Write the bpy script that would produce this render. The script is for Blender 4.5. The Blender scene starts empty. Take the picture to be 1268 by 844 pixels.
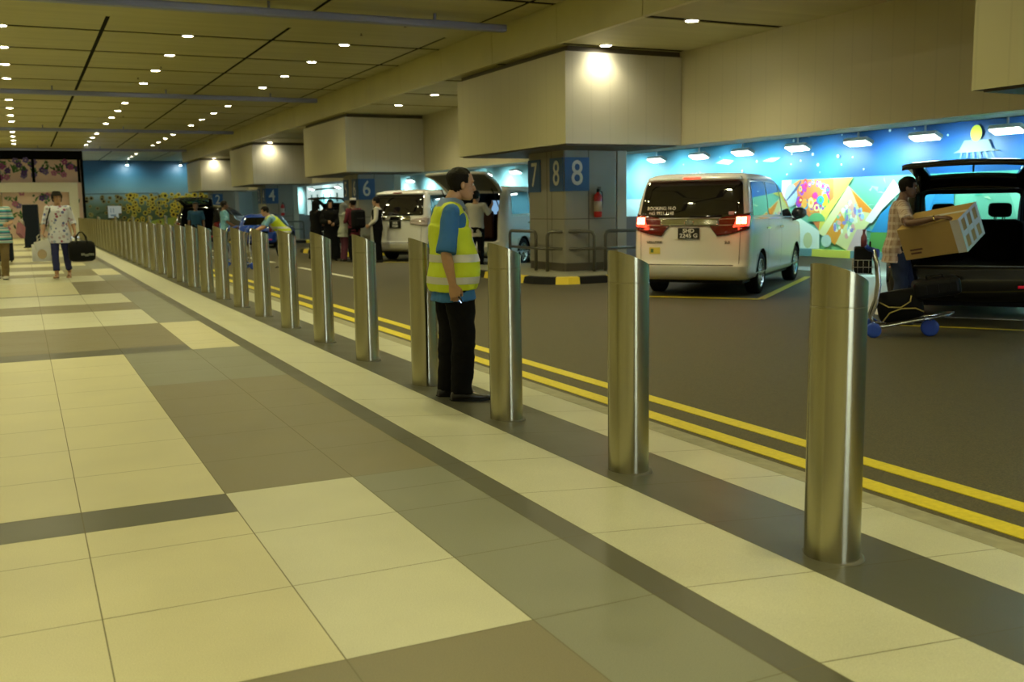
import bpy, bmesh, math, random
from math import pi, sin, cos, radians, sqrt
from mathutils import Vector, Matrix, noise

SC = bpy.context.scene
COL = SC.collection

# ------------------------------------------------------------------ camera
F_PX, PITCH, ROLL, YAW = 1248.17, 0.132437, -0.0150365, 0.447944
CAM_H = 1.30
cp, sp, cr, sr = cos(PITCH), sin(PITCH), cos(ROLL), sin(ROLL)
def _h2w(v):
    return Vector((v[0]*cos(YAW)+v[1]*sin(YAW), -v[0]*sin(YAW)+v[1]*cos(YAW), v[2]))
_yd = Vector((0, -sp, -cp))
_r = Vector((cr, 0, 0)) - _yd*sr
_d = Vector((sr, 0, 0)) + _yd*cr
_f = Vector((0, cp, -sp))
R_, U_, F_ = _h2w(_r), _h2w(-_d), _h2w(_f)
cam_d = bpy.data.cameras.new('camera')
cam = bpy.data.objects.new('camera', cam_d); COL.objects.link(cam)
cam.matrix_world = Matrix(((R_[0], U_[0], -F_[0], 0), (R_[1], U_[1], -F_[1], 0), (R_[2], U_[2], -F_[2], CAM_H), (0, 0, 0, 1)))
cam_d.sensor_width = 36.0
cam_d.lens = F_PX/1268*36.0
cam_d.clip_end = 300
cam_d.dof.use_dof = True
cam_d.dof.focus_distance = 6.0
cam_d.dof.aperture_fstop = 3.6
SC.camera = cam

# ------------------------------------------------------------------ world, exposure
world = bpy.data.worlds.new('world'); SC.world = world
world.use_nodes = True
wb = world.node_tree.nodes['Background']
wb.inputs[0].default_value = (0.72, 0.86, 1.0, 1); wb.inputs[1].default_value = 13.0
vs = SC.view_settings
vs.view_transform = 'Standard'; vs.look = 'None'; vs.gamma = 1.0; vs.use_curve_mapping = False
vs.exposure = 0.31
SC.cycles.use_denoising = True
SC.cycles.max_bounces = 6; SC.cycles.diffuse_bounces = 4; SC.cycles.glossy_bounces = 4; SC.cycles.transmission_bounces = 6
SC.cycles.sample_clamp_indirect = 6.0
SC.cycles.caustics_reflective = False; SC.cycles.caustics_refractive = False
# brightness of the lamps
HALL_W, ROAD_W, WASH_W, MURAL_W = 122.0, 108.0, 66.0, 52.0
HALL_C, ROAD_C, MURAL_C = (.98, 0.91, 0.37), (1.0, 0.90, 0.60), (0.55, 0.98, 0.97)

# ------------------------------------------------------------------ materials
MAT = {}
def mat(name, color, rough=0.6, metal=0.0, emit=None, estr=0.0, bump=0.0, bscale=40.0, var=0.0, vscale=8.0, trans=0.0, aniso=0.0, spec=None, coat=0.0, sheen=0.0):
    if name in MAT: return MAT[name]
    m = bpy.data.materials.new(name); m.use_nodes = True; MAT[name] = m
    nt = m.node_tree; b = nt.nodes['Principled BSDF']
    if max(color) < .06 and metal < .5 and rough > .4: color = tuple(c*.45 for c in color); spec = .12 if spec is None else spec
    b.inputs['Base Color'].default_value = (*color, 1)
    b.inputs['Roughness'].default_value = rough; b.inputs['Metallic'].default_value = metal
    if emit: b.inputs['Emission Color'].default_value = (*emit, 1); b.inputs['Emission Strength'].default_value = estr
    if trans: b.inputs['Transmission Weight'].default_value = trans; b.inputs['IOR'].default_value = 1.1
    if aniso: b.inputs['Anisotropic'].default_value = aniso
    if spec is not None: b.inputs['Specular IOR Level'].default_value = spec
    if coat: b.inputs['Coat Weight'].default_value = coat; b.inputs['Coat Roughness'].default_value = 0.04
    if sheen: b.inputs['Sheen Weight'].default_value = sheen
    if bump or var:
        tc = nt.nodes.new('ShaderNodeTexCoord')
    if var:
        n = nt.nodes.new('ShaderNodeTexNoise'); n.inputs['Scale'].default_value = vscale; n.inputs['Detail'].default_value = 5
        nt.links.new(tc.outputs['Object'], n.inputs['Vector'])
        r = nt.nodes.new('ShaderNodeValToRGB'); r.color_ramp.elements[0].position = .3; r.color_ramp.elements[1].position = .7
        r.color_ramp.elements[0].color = (*[c*(1-var) for c in color], 1); r.color_ramp.elements[1].color = (*[min(1, c*(1+var)) for c in color], 1)
        nt.links.new(n.outputs['Fac'], r.inputs[0]); nt.links.new(r.outputs[0], b.inputs['Base Color'])
    if bump:
        n2 = nt.nodes.new('ShaderNodeTexNoise'); n2.inputs['Scale'].default_value = bscale; n2.inputs['Detail'].default_value = 4
        nt.links.new(tc.outputs['Object'], n2.inputs['Vector'])
        bp = nt.nodes.new('ShaderNodeBump'); bp.inputs['Strength'].default_value = bump; bp.inputs['Distance'].default_value = .01
        nt.links.new(n2.outputs['Fac'], bp.inputs['Height']); nt.links.new(bp.outputs[0], b.inputs['Normal'])
    return m

def nodes_of(m):
    nt = m.node_tree; return nt, nt.nodes['Principled BSDF']

def tile_mat(name, c, rough=.42):
    m = mat(name, c, rough)
    nt, b = nodes_of(m)
    tc = nt.nodes.new('ShaderNodeTexCoord')
    n = nt.nodes.new('ShaderNodeTexNoise'); n.inputs['Scale'].default_value = 260; n.inputs['Detail'].default_value = 2
    n2 = nt.nodes.new('ShaderNodeTexNoise'); n2.inputs['Scale'].default_value = 2.2; n2.inputs['Detail'].default_value = 6
    nt.links.new(tc.outputs['Object'], n.inputs[0]); nt.links.new(tc.outputs['Object'], n2.inputs[0])
    mx = nt.nodes.new('ShaderNodeMath'); mx.operation = 'ADD'
    s1 = nt.nodes.new('ShaderNodeMath'); s1.operation = 'MULTIPLY'; s1.inputs[1].default_value = .70
    s2 = nt.nodes.new('ShaderNodeMath'); s2.operation = 'MULTIPLY'; s2.inputs[1].default_value = .30
    nt.links.new(n.outputs[0], s1.inputs[0]); nt.links.new(n2.outputs[0], s2.inputs[0]); nt.links.new(s1.outputs[0], mx.inputs[0]); nt.links.new(s2.outputs[0], mx.inputs[1])
    r = nt.nodes.new('ShaderNodeValToRGB'); r.color_ramp.elements[0].position = .36; r.color_ramp.elements[1].position = .64
    r.color_ramp.elements[0].color = (*[x*.84 for x in c], 1); r.color_ramp.elements[1].color = (*[min(1, x*1.13) for x in c], 1)
    nt.links.new(mx.outputs[0], r.inputs[0]); nt.links.new(r.outputs[0], b.inputs['Base Color'])
    rr = nt.nodes.new('ShaderNodeMapRange'); rr.inputs['To Min'].default_value = rough-.07; rr.inputs['To Max'].default_value = rough+.1
    nt.links.new(n2.outputs[0], rr.inputs[0]); nt.links.new(rr.outputs[0], b.inputs['Roughness'])
    return m

def glass_mat(name, tint=(.02, .022, .03), rough=.03):
    m = mat(name, tint, rough, spec=.9, coat=.6); return m

def thin_glass(name, tint=(.8, .9, .92), refl=.12):
    m = bpy.data.materials.new(name); m.use_nodes = True; MAT[name] = m; nt = m.node_tree; nt.nodes.remove(nt.nodes['Principled BSDF'])
    out = nt.nodes['Material Output']; tr = nt.nodes.new('ShaderNodeBsdfTransparent'); tr.inputs[0].default_value = (*tint, 1)
    gl = nt.nodes.new('ShaderNodeBsdfGlossy'); gl.inputs['Roughness'].default_value = .02; mx = nt.nodes.new('ShaderNodeMixShader'); mx.inputs[0].default_value = refl
    nt.links.new(tr.outputs[0], mx.inputs[1]); nt.links.new(gl.outputs[0], mx.inputs[2]); nt.links.new(mx.outputs[0], out.inputs[0]); return m
# ------------------------------------------------------------------ mesh helpers
def quad(bm, pts, mi=0):
    f = bm.faces.new([bm.verts.new(p) for p in pts]); f.material_index = mi; return f
def box(bm, x0, x1, y0, y1, z0, z1, mi=0, M=None):
    v = [Vector((x, y, z)) for z in (z0, z1) for x, y in ((x0, y0), (x1, y0), (x1, y1), (x0, y1))]
    if M is not None: v = [M @ p for p in v]
    v = [bm.verts.new(p) for p in v]
    fs = []
    for idx in ((3, 2, 1, 0), (4, 5, 6, 7), (0, 1, 5, 4), (1, 2, 6, 5), (2, 3, 7, 6), (3, 0, 4, 7)):
        f = bm.faces.new([v[i] for i in idx]); f.material_index = mi; fs.append(f)
    return v
def rbox(bm, x0, x1, y0, y1, z0, z1, r=.01, mi=0, M=None, seg=2):
    b2 = bmesh.new(); box(b2, x0, x1, y0, y1, z0, z1, mi)
    bmesh.ops.bevel(b2, geom=b2.edges[:], offset=r, segments=seg, affect='EDGES', profile=.5)
    for f in b2.faces: f.material_index = mi; f.smooth = False
    if M is not None: bmesh.ops.transform(b2, matrix=M, verts=b2.verts)
    me = bpy.data.meshes.new('tmp'); b2.to_mesh(me); b2.free(); bm.from_mesh(me); bpy.data.meshes.remove(me)
def lathe(bm, prof, n=24, M=None, mi=0, closed=False, smooth=True):
    rings = []
    for r, z in prof:
        ring = []
        for i in range(n):
            a = 2*pi*i/n; p = Vector((r*cos(a), r*sin(a), z))
            if M is not None: p = M @ p
            ring.append(bm.verts.new(p))
        rings.append(ring)
    m = len(rings)
    for k in range(m if closed else m-1):
        A, B = rings[k], rings[(k+1) % m]
        for i in range(n):
            f = bm.faces.new((A[i], A[(i+1) % n], B[(i+1) % n], B[i])); f.material_index = mi; f.smooth = smooth
    if not closed:
        f = bm.faces.new(list(reversed(rings[0]))); f.material_index = mi
        f = bm.faces.new(rings[-1]); f.material_index = mi
    return rings
def tube(bm, pts, rad, n=10, mi=0, ref=None, caps=True, smooth=True, round_caps=False):
    """loft along points; rad = list of r or (rx, ry)"""
    pts = [Vector(p) for p in pts]
    if not isinstance(rad, (list, tuple)): rad = [rad]*len(pts)
    rad = [(r, r) if not isinstance(r, (list, tuple)) else r for r in rad]
    if round_caps:
        d0 = (pts[0]-pts[1]).normalized(); d1 = (pts[-1]-pts[-2]).normalized()
        a, b = rad[0], rad[-1]
        P0, R0, P1, R1 = [], [], [], []
        for t in (.98, .8, .45):
            q = sqrt(1-t*t); P0.append(pts[0]+d0*min(a)*t); R0.append((a[0]*q, a[1]*q))
            P1.insert(0, pts[-1]+d1*min(b)*t); R1.insert(0, (b[0]*q, b[1]*q))
        pts = P0+pts+P1; rad = R0+rad+R1
    rings = []; prev = None
    for i, p in enumerate(pts):
        if i == 0: d = pts[1]-pts[0]
        elif i == len(pts)-1: d = pts[-1]-pts[-2]
        else:
            d = (pts[i+1]-pts[i]).normalized()+(pts[i]-pts[i-1]).normalized()
        if d.length < 1e-9: d = Vector((0, 0, 1))
        d.normalize()
        if prev is None:
            rf = Vector(ref) if ref is not None else (Vector((1, 0, 0)) if abs(d.x) < .9 else Vector((0, 1, 0)))
        else: rf = prev
        x = rf-d*rf.dot(d)
        if x.length < 1e-4: x = Vector((0, 1, 0))-d*d.y
        x.normalize(); y = d.cross(x); prev = x
        ring = [bm.verts.new(p+x*(rad[i][0]*cos(2*pi*k/n))+y*(rad[i][1]*sin(2*pi*k/n))) for k in range(n)]
        rings.append(ring)
    for A, B in zip(rings, rings[1:]):
        for k in range(n):
            f = bm.faces.new((A[k], A[(k+1) % n], B[(k+1) % n], B[k])); f.material_index = mi; f.smooth = smooth
    if caps:
        f = bm.faces.new(list(reversed(rings[0]))); f.material_index = mi
        f = bm.faces.new(rings[-1]); f.material_index = mi
    return rings
def ellipsoid(bm, c, r, M=None, n=14, mi=0):
    k = bmesh.ops.create_uvsphere(bm, u_segments=n, v_segments=max(6, n//2+1), radius=1)
    for v in k['verts']:
        p = Vector((v.co.x*r[0], v.co.y*r[1], v.co.z*r[2]))
        if M is not None: p = M @ p
        v.co = p+Vector(c)
    fs = set(f for v in k['verts'] for f in v.link_faces)
    for f in fs: f.smooth = True; f.material_index = mi
def prism(bm, pts2, z0, z1, mi=0, mi_side=None):
    b = [bm.verts.new((x, y, z0)) for x, y in pts2]; t = [bm.verts.new((x, y, z1)) for x, y in pts2]
    f = bm.faces.new(list(reversed(b))); f.material_index = mi
    f = bm.faces.new(t); f.material_index = mi
    n = len(b)
    for i in range(n):
        f = bm.faces.new((b[i], b[(i+1) % n], t[(i+1) % n], t[i])); f.material_index = mi if mi_side is None else mi_side
def link(name, me, parent=None, mats=()):
    o = bpy.data.objects.new(name, me); COL.objects.link(o)
    for m in mats: me.materials.append(m)
    if parent is not None: o.parent = parent
    return o
def obj(name, bm, mats, parent=None, loc=None, recalc=False):
    if recalc: bmesh.ops.recalc_face_normals(bm, faces=bm.faces[:])
    me = bpy.data.meshes.new(name); bm.to_mesh(me); bm.free()
    if not isinstance(mats, (list, tuple)): mats = [mats]
    o = link(name, me, parent, mats)
    if loc is not None: o.location = loc
    return o
def empty(name, loc=(0, 0, 0), rz=0.0, parent=None):
    o = bpy.data.objects.new(name, None); COL.objects.link(o); o.location = loc; o.rotation_euler = (0, 0, rz)
    o.empty_display_size = .2
    if parent: o.parent = parent
    return o
def tag(o, label, cat, group=None, kind=None):
    o['label'] = label
    if cat: o['category'] = cat
    if group: o['group'] = group
    if kind: o['kind'] = kind
    return o
def struct(o, label=None):
    o['kind'] = 'structure'
    if label: o['label'] = label
    return o
def copy_tree(o, parent=None):
    c = o.copy(); COL.objects.link(c); c.parent = parent
    for ch in list(o.children): copy_tree(ch, c)
    return c
def bake(bm, mods):
    """run modifiers on a bmesh and give back a mesh; mods = [(type, {attr: value})]"""
    me = bpy.data.meshes.new('bake'); bm.to_mesh(me); bm.free()
    o = bpy.data.objects.new('bake', me); COL.objects.link(o)
    for t, kw in mods:
        m = o.modifiers.new(t, t)
        for k, v in kw.items(): setattr(m, k, v)
    dg = bpy.context.evaluated_depsgraph_get(); dg.update()
    out = bpy.data.meshes.new_from_object(o.evaluated_get(dg))
    bpy.data.objects.remove(o); bpy.data.meshes.remove(me)
    return out
def remesh(bm, vox, smooth=2):
    me = bake(bm, [('REMESH', dict(mode='VOXEL', voxel_size=vox, use_smooth_shade=True)), ('SMOOTH', dict(factor=.5, iterations=smooth))])
    return me
def boolean(me, cutter_bms, mats=()):
    """subtract closed bmeshes (list) from mesh; returns a new mesh"""
    o = bpy.data.objects.new('bl', me); COL.objects.link(o); tmp = []
    for cb in cutter_bms:
        cm = bpy.data.meshes.new('ct'); cb.to_mesh(cm); cb.free()
        for m in mats: cm.materials.append(m)
        co = bpy.data.objects.new('ct', cm); COL.objects.link(co); tmp.append(co)
        md = o.modifiers.new('b', 'BOOLEAN'); md.operation = 'DIFFERENCE'; md.solver = 'EXACT'; md.object = co
    dg = bpy.context.evaluated_depsgraph_get(); dg.update()
    out = bpy.data.meshes.new_from_object(o.evaluated_get(dg))
    for c in tmp: m = c.data; bpy.data.objects.remove(c); bpy.data.meshes.remove(m)
    bpy.data.objects.remove(o)
    return out
def text_mesh(s, size, depth=.002, align='CENTER', spacing=1.0, bold=0.0):
    c = bpy.data.curves.new('t', 'FONT'); c.body = s; c.size = size; c.extrude = depth; c.align_x = align; c.align_y = 'CENTER'
    c.space_character = spacing; c.offset = bold; c.resolution_u = 3
    o = bpy.data.objects.new('t', c); COL.objects.link(o)
    dg = bpy.context.evaluated_depsgraph_get(); dg.update()
    me = bpy.data.meshes.new_from_object(o.evaluated_get(dg))
    bpy.data.objects.remove(o); bpy.data.curves.remove(c)
    me.materials.clear()
    return me
def text(name, s, size, M, m, parent=None, depth=.002, sx=1.0, bold=0.0, spacing=1.0):
    me = text_mesh(s, size, depth, bold=bold, spacing=spacing)
    me.transform(M @ Matrix.Diagonal((sx, 1, 1, 1)))
    return link(name, me, parent, [m])
def frame3(o, x, y, z):
    return Matrix(((x[0], y[0], z[0], o[0]), (x[1], y[1], z[1], o[1]), (x[2], y[2], z[2], o[2]), (0, 0, 0, 1)))
ORD = ['first', 'second', 'third', 'fourth', 'fifth', 'sixth', 'seventh', 'eighth', 'ninth', 'tenth', 'eleventh', 'twelfth', 'thirteenth', 'fourteenth', 'fifteenth',
       'sixteenth', 'seventeenth', 'eighteenth', 'nineteenth', 'twentieth'] + ['twenty-'+x for x in ('first', 'second', 'third', 'fourth', 'fifth', 'sixth', 'seventh', 'eighth', 'ninth')] + \
      ['thirtieth'] + ['thirty-'+x for x in ('first', 'second', 'third', 'fourth', 'fifth', 'sixth', 'seventh', 'eighth', 'ninth')] + ['fortieth']
# ================================================================== floor
RX, SL, ZR = 1.957, 0.0764, -0.137          # start of the ramp, its slope, road level
def gz(x): return 0.0 if x < RX else max(ZR, -SL*(x-RX))
H = 1.3
YB = -38.0
CREAM = tile_mat('tile_cream', (.535, .505, .345), .40)
CREAM2 = tile_mat('tile_pale', (.52, .515, .40), .36)
TAUPE = tile_mat('tile_taupe', (.185, .163, .10), .40)
BLUEG = tile_mat('tile_grey', (.20, .205, .16), .40)
DARK = tile_mat('tile_dark', (.086, .084, .062), .34)
GROUT = mat('grout', (.17, .155, .10), .8)
fm = [CREAM, CREAM2, TAUPE, BLUEG, DARK, GROUT]
NAMES = dict(c=0, p=1, t=2, b=3, d=4)
bm = bmesh.new()
def tile(x0, x1, y0, y1, k, g=.0022):
    x0 += g; x1 -= g; y0 += g; y1 -= g
    quad(bm, [(x0, y0, gz(x0)), (x1, y0, gz(x1)), (x1, y1, gz(x1)), (x0, y1, gz(x0))], NAMES[k])
cols = [-12.0, -9.36] + [(-.365-.475*i)*H for i in range(14, -1, -1)] + [.11*H, .585*H, 1.055*H]
cols = [c for i, c in enumerate(cols) if i == 0 or c-cols[i-1] > .1]
cD0, cD1, cE1 = 1.055*H, 1.405*H, 1.505*H
# rows of the inner field (y0, y1, colour of the columns left of the grey border, colour of the last field column, border colour)
rows = [(-8.0, -6.5, 'c', 'p', 'b')]
fixed = [(2.1, 3.36, 'c', 'p', 'b'), (3.36, 3.6, 'd', 'p', 'b'), (3.6, 6.1, 'c', 't', 't'), (6.1, 7.6, 'c', 'b', 'b'), (7.6, 7.93, 'd', 'd', 'c'),
         (7.93, 9.6, 't', 't', 'c'), (9.6, 11.1, 'p', 'p', 'b'), (11.1, 12.05, 't', 't', 'b'), (12.05, 13.5, 'p', 'p', 'b'), (13.5, 13.62, 'd', 't', 'b'),
         (13.62, 16.1, 'c', 't', 't'), (16.1, 17.6, 'p', 'p', 'b'), (17.6, 18.5, 't', 't', 'c'), (18.5, 19.6, 'p', 't', 'c'), (19.6, 21.1, 't', 'b', 'b'),
         (21.1, 22.3, 'c', 'c', 'b'), (22.3, 23.4, 't', 't', 't'), (23.4, 25.6, 'c', 't', 't'), (25.6, 27.0, 't', 'p', 'b'), (27.0, 30.1, 'c', 'c', 'b'),
         (30.1, 31.6, 't', 't', 'b'), (31.6, 36.1, 'c', 'p', 'b'), (36.1, 38.1, 't', 't', 't'), (38.1, 49.5, 'c', 'p', 'b')]
fixed = [(-30.0, -26, 'c', 'p', 'b'), (-26, -22, 't', 'p', 'b'), (-22, -15, 'c', 'p', 'b'), (-15, -9.0, 'c', 't', 'b'), (-9.0, -6.4, 't', 'p', 'b'), (-6.4, -2.9, 'c', 't', 'b'), (-2.9, -.4, 'c', 'p', 't'), (-.4, .6, 't', 'p', 'b'), (.6, 1.1, 'c', 'p', 'b'), (1.1, 2.1, 't', 't', 'b')] + fixed
for y0, y1, kA, kC, kD in fixed:
    # cut at the half-tile joints
    ys = [y0]; g = math.floor(y0/.5)*.5+.1
    while g < y1-.04:
        if g > y0+.04: ys.append(g)
        g += .5
    ys.append(y1)
    for a, b in zip(ys, ys[1:]):
        for i in range(len(cols)-1):
            last = i >= len(cols)-2
            if last and y0 == 3.36: continue
            if last and y0 == 2.1 and a > 3.0: tile(cols[i], cols[i+1], a*H, 3.6*H, kC); continue
            k = kC if last else kA
            if y0 == 1.1 and i == len(cols)-4: k = 'c'
            tile(cols[i], cols[i+1], a*H, b*H, k)
        tile(cD0, cD1, a*H, b*H, kD); tile(cD1, cE1, a*H, b*H, 'd')
y = -30.0+.1
while y < 49.5:
    a, b = y*H, min(y+.5, 49.5)*H
    tile(RX, 1.949*H, a, b, 'p'); tile(1.949*H, 2.385*H, a, b, 'd'); tile(2.385*H, 2.70*H, a, b, 'p')
    y += .5
xs = [-12.0, RX, 2.70*H+.03]
for a, b in zip(xs, xs[1:]):
    quad(bm, [(a, YB, gz(a)-.0015), (b, YB, gz(b)-.0015), (b, 64.4, gz(b)-.0015), (a, 64.4, gz(a)-.0015)], 5)
struct(obj('floor', bm, fm), 'walkway of cream, taupe and grey stone tiles sloping to the kerb')
# gutter and road
CONC = mat('gutter_concrete', (.30, .285, .20), .75, bump=.3, bscale=60, var=.12, vscale=14)
bm = bmesh.new()
quad(bm, [(2.70*H, YB, gz(2.70*H)), (3.68, YB, -.1315), (3.68, 75, -.1315), (2.70*H, 75, gz(2.70*H))])
struct(obj('gutter', bm, CONC), 'narrow concrete gutter between tiles and road')
ASPH = mat('asphalt', (.080, .067, .030), .66, bump=.6, bscale=200, var=.5, vscale=120)
nt, b = nodes_of(ASPH)
bm = bmesh.new(); quad(bm, [(3.68, YB, ZR), (20, YB, ZR), (20, 76, ZR), (3.68, 76, ZR)])
quad(bm, [(3.68, YB, -.1315), (3.68, YB, ZR), (3.68, 76, ZR), (3.68, 76, -.1315)])
struct(obj('road', bm, ASPH), 'dark asphalt road of the pick-up bay')
YEL = mat('yellow_paint', (.66, .54, .02), .55, var=.10, vscale=30, bump=.2, bscale=200)
WHT = mat('white_paint', (.72, .70, .60), .6, var=.12, vscale=30)
DP = .004
def strip(bm, a, b, w, z=ZR+DP, mi=0):
    a, b = Vector((*a, 0)), Vector((*b, 0)); d = (b-a).normalized(); n = Vector((-d.y, d.x, 0))*w/2
    lo = [bm.verts.new((p.x, p.y, z-.006)) for p in (a-n, b-n, b+n, a+n)]; hi = [bm.verts.new((p.x, p.y, z)) for p in (a-n, b-n, b+n, a+n)]
    f = bm.faces.new(hi); f.material_index = mi
    if f.normal.z < 0: f.normal_flip()
    for i in range(4): bm.faces.new((lo[i], lo[(i+1) % 4], hi[(i+1) % 4], hi[i])).material_index = mi
bm = bmesh.new(); strip(bm, (3.81, YB), (3.81, 74), .135); struct(obj('road_marking', bm, YEL), 'yellow kerbside line nearer the gutter')
bm = bmesh.new(); strip(bm, (4.14, YB), (4.14, 74), .125); struct(obj('road_marking', bm, YEL), 'yellow kerbside line farther from the gutter')
bm = bmesh.new()
for a in range(-5, 10): strip(bm, (6.2, 20.5+a*7.6-.0), (6.2, 25.2+a*7.6), .13)
bmesh.ops.delete(bm, geom=[v for v in bm.verts if v.co.y < 19], context='VERTS')
struct(obj('road_marking', bm, WHT), 'white dashed lane line along the road')
HEAD = radians(40)
hd, hl = Vector((cos(HEAD), sin(HEAD))), Vector((-sin(HEAD), cos(HEAD)))
for k, (cx, cy) in enumerate(((9.95, 12.02), (10.9, 21.4), (9.6, 25.2))):
    bm = bmesh.new(); c = Vector((cx, cy))
    strip(bm, c, c+hd*4.9, .12); strip(bm, c-hd*.02, c+hl*2.3, .11)
    struct(obj('bay_marking', bm, YEL), 'yellow line of an angled parking bay')
bm = bmesh.new(); strip(bm, (9.1, 8.6), (10.7, 6.3), .07); struct(obj('bay_marking', bm, YEL), 'thin yellow line behind the dark car')

# ================================================================== ceiling
def ceil_mat(name, c):
    m = mat(name, c, .5); nt, b = nodes_of(m)
    tc = nt.nodes.new('ShaderNodeTexCoord'); w = nt.nodes.new('ShaderNodeTexWave'); w.bands_direction = 'Y'
    w.inputs['Scale'].default_value = 1.15; w.inputs['Distortion'].default_value = .0
    nt.links.new(tc.outputs['Object'], w.inputs[0])
    r = nt.nodes.new('ShaderNodeValToRGB'); r.color_ramp.elements[0].position = .0; r.color_ramp.elements[1].position = .09
    r.color_ramp.elements[0].color = (*[x*.72 for x in c], 1); r.color_ramp.elements[1].color = (*c, 1)
    n = nt.nodes.new('ShaderNodeTexNoise'); n.inputs['Scale'].default_value = .8; n.inputs['Detail'].default_value = 4
    mp = nt.nodes.new('ShaderNodeMapping'); mp.inputs['Scale'].default_value = (.4, 4, 1)
    nt.links.new(tc.outputs['Object'], mp.inputs[0]); nt.links.new(mp.outputs[0], n.inputs[0])
    mx = nt.nodes.new('ShaderNodeMixRGB'); mx.blend_type = 'MULTIPLY'; mx.inputs[0].default_value = .35
    nt.links.new(r.outputs[0], mx.inputs[1]); nt.links.new(n.outputs['Fac'], mx.inputs[2]); nt.links.new(mx.outputs[0], b.inputs['Base Color'])
    return m
CEIL = ceil_mat('ceiling_panel', (.56, .52, .235))
BLACKM = mat('dark_recess', (.012, .011, .008), .9)
ZC, ZRC, FX = 4.79, 4.13, 8.69
MOD, BAY = 2.73, 13.65
rowsY = [7.9+MOD*j+BAY*k for k in range(-4, 5) for j in range(4)]
rowsY = [y for y in rowsY if YB < y < 73.5]
XL = [-11.5, -8.19, -4.91, -1.63, 1.65, 4.93, 8.17, FX]
bm = bmesh.new(); g = .04; g2 = .09
ye = [YB]+rowsY+[74.0]
for a, b in zip(ye, ye[1:]):
    cuts = [(a+g2, b-g2, True)]
    if b-a > 4:                                   # plain band around the trunking: no long joints
        m0 = a+2.42; cuts = [(a+g2, m0, True), (m0, m0+1.45, False), (m0+1.45, b-g2, True)]
    for y0, y1, split in cuts:
        if split:
            for x0, x1 in zip(XL, XL[1:]): box(bm, x0+g, x1-g, y0, y1, ZC, ZC+.012)
        else: box(bm, XL[0]+g, XL[-1]-g, y0, y1, ZC, ZC+.012)
box(bm, -12, FX, YB, 74, ZC+.016, ZC+.1, 1); box(bm, FX, 15.2, 62.3, 74, ZC, ZC+.1, 0)
struct(obj('ceiling', bm, [CEIL, BLACKM]), 'beige panelled hall ceiling with dark joints')
# fascia between the hall ceiling and the lower road ceiling
FASC = mat('fascia_metal', (.60, .555, .25), .45, var=.05, vscale=1.2)
bm = bmesh.new(); ys = [YB]+[13.35+MOD*k for k in range(-18, 23)]; ys = [y for y in ys if y < 61]+[62.3]
for a, b in zip(ys, ys[1:]): box(bm, FX, FX+.10, a+.008, b-.008, ZRC, ZC+.12)
box(bm, FX+.02, FX+.09, YB, 62.3, ZRC+.01, ZC+.1, 1)
struct(obj('trim_fascia', bm, [FASC, BLACKM]), 'long beige fascia below the hall ceiling')
BX, ZB = 11.4, 2.41
boxY = [-24.75, -11.1, 2.55, 16.15, 29.8, 43.4, 57.05]
BL = 4.95
bm = bmesh.new(); ys = [YB]+[13.35+MOD*k for k in range(-18, 23)]; ys = [y for y in ys if y < 61]+[62.3]
for a, b in zip(ys, ys[1:]): box(bm, FX+.1, BX, a+g2, b-g2, ZRC, ZRC+.012)
box(bm, FX+.1, BX+.2, YB, 62.3, ZRC+.016, ZRC+.1, 1)
struct(obj('ceiling_road', bm, [CEIL, BLACKM]), 'lower beige ceiling over the road edge')
# bulkheads
def panel_mat(name, c, sc=1.0, direction='Y'):
    m = mat(name, c, .42); nt, b = nodes_of(m)
    tc = nt.nodes.new('ShaderNodeTexCoord'); w = nt.nodes.new('ShaderNodeTexWave'); w.bands_direction = direction; w.inputs['Scale'].default_value = sc
    nt.links.new(tc.outputs['Object'], w.inputs[0])
    r = nt.nodes.new('ShaderNodeValToRGB'); r.color_ramp.elements[0].position = .0; r.color_ramp.elements[1].position = .02
    r.color_ramp.elements[0].color = (*[x*.93 for x in c], 1); r.color_ramp.elements[1].color = (*c, 1)
    nt.links.new(w.outputs['Fac'], r.inputs[0]); nt.links.new(r.outputs[0], b.inputs['Base Color'])
    return m
BULKX = panel_mat('bulkhead_wall_panel', (.60, .555, .34), .8, 'Y')
BULKY = panel_mat('bulkhead_box_panel', (.60, .575, .46), .8, 'X')
WHITEC = mat('white_soffit', (.78, .80, .78), .5)
bm = bmesh.new()
box(bm, BX, BX+.25, YB, 62.3, ZB, ZRC+.15, 0)
box(bm, BX+.25, 12.45, YB, 62.3, ZB+.02, ZB+.14, 1)
box(bm, 12.45, 15.2, YB, 62.3, 3.3, 3.4, 1)
box(bm, 12.35, 12.45, YB, 62.3, ZB+.02, 3.3, 1)
box(bm, BX, 15.2, 62.15, 62.3, 3.3, 4.75, 0)
struct(obj('wall_bulkhead', bm, [BULKX, WHITEC]), 'beige upper wall above the parking bays')
for i, y0 in enumerate(boxY):
    bm = bmesh.new()
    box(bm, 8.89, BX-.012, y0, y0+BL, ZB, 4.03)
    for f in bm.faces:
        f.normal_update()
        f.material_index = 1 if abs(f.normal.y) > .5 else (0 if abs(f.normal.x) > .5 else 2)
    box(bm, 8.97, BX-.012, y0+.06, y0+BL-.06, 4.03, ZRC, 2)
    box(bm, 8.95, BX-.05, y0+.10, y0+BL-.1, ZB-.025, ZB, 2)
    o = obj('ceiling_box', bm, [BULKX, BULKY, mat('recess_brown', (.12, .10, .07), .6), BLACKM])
    struct(o, 'boxed-out beige bulkhead over column')
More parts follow.
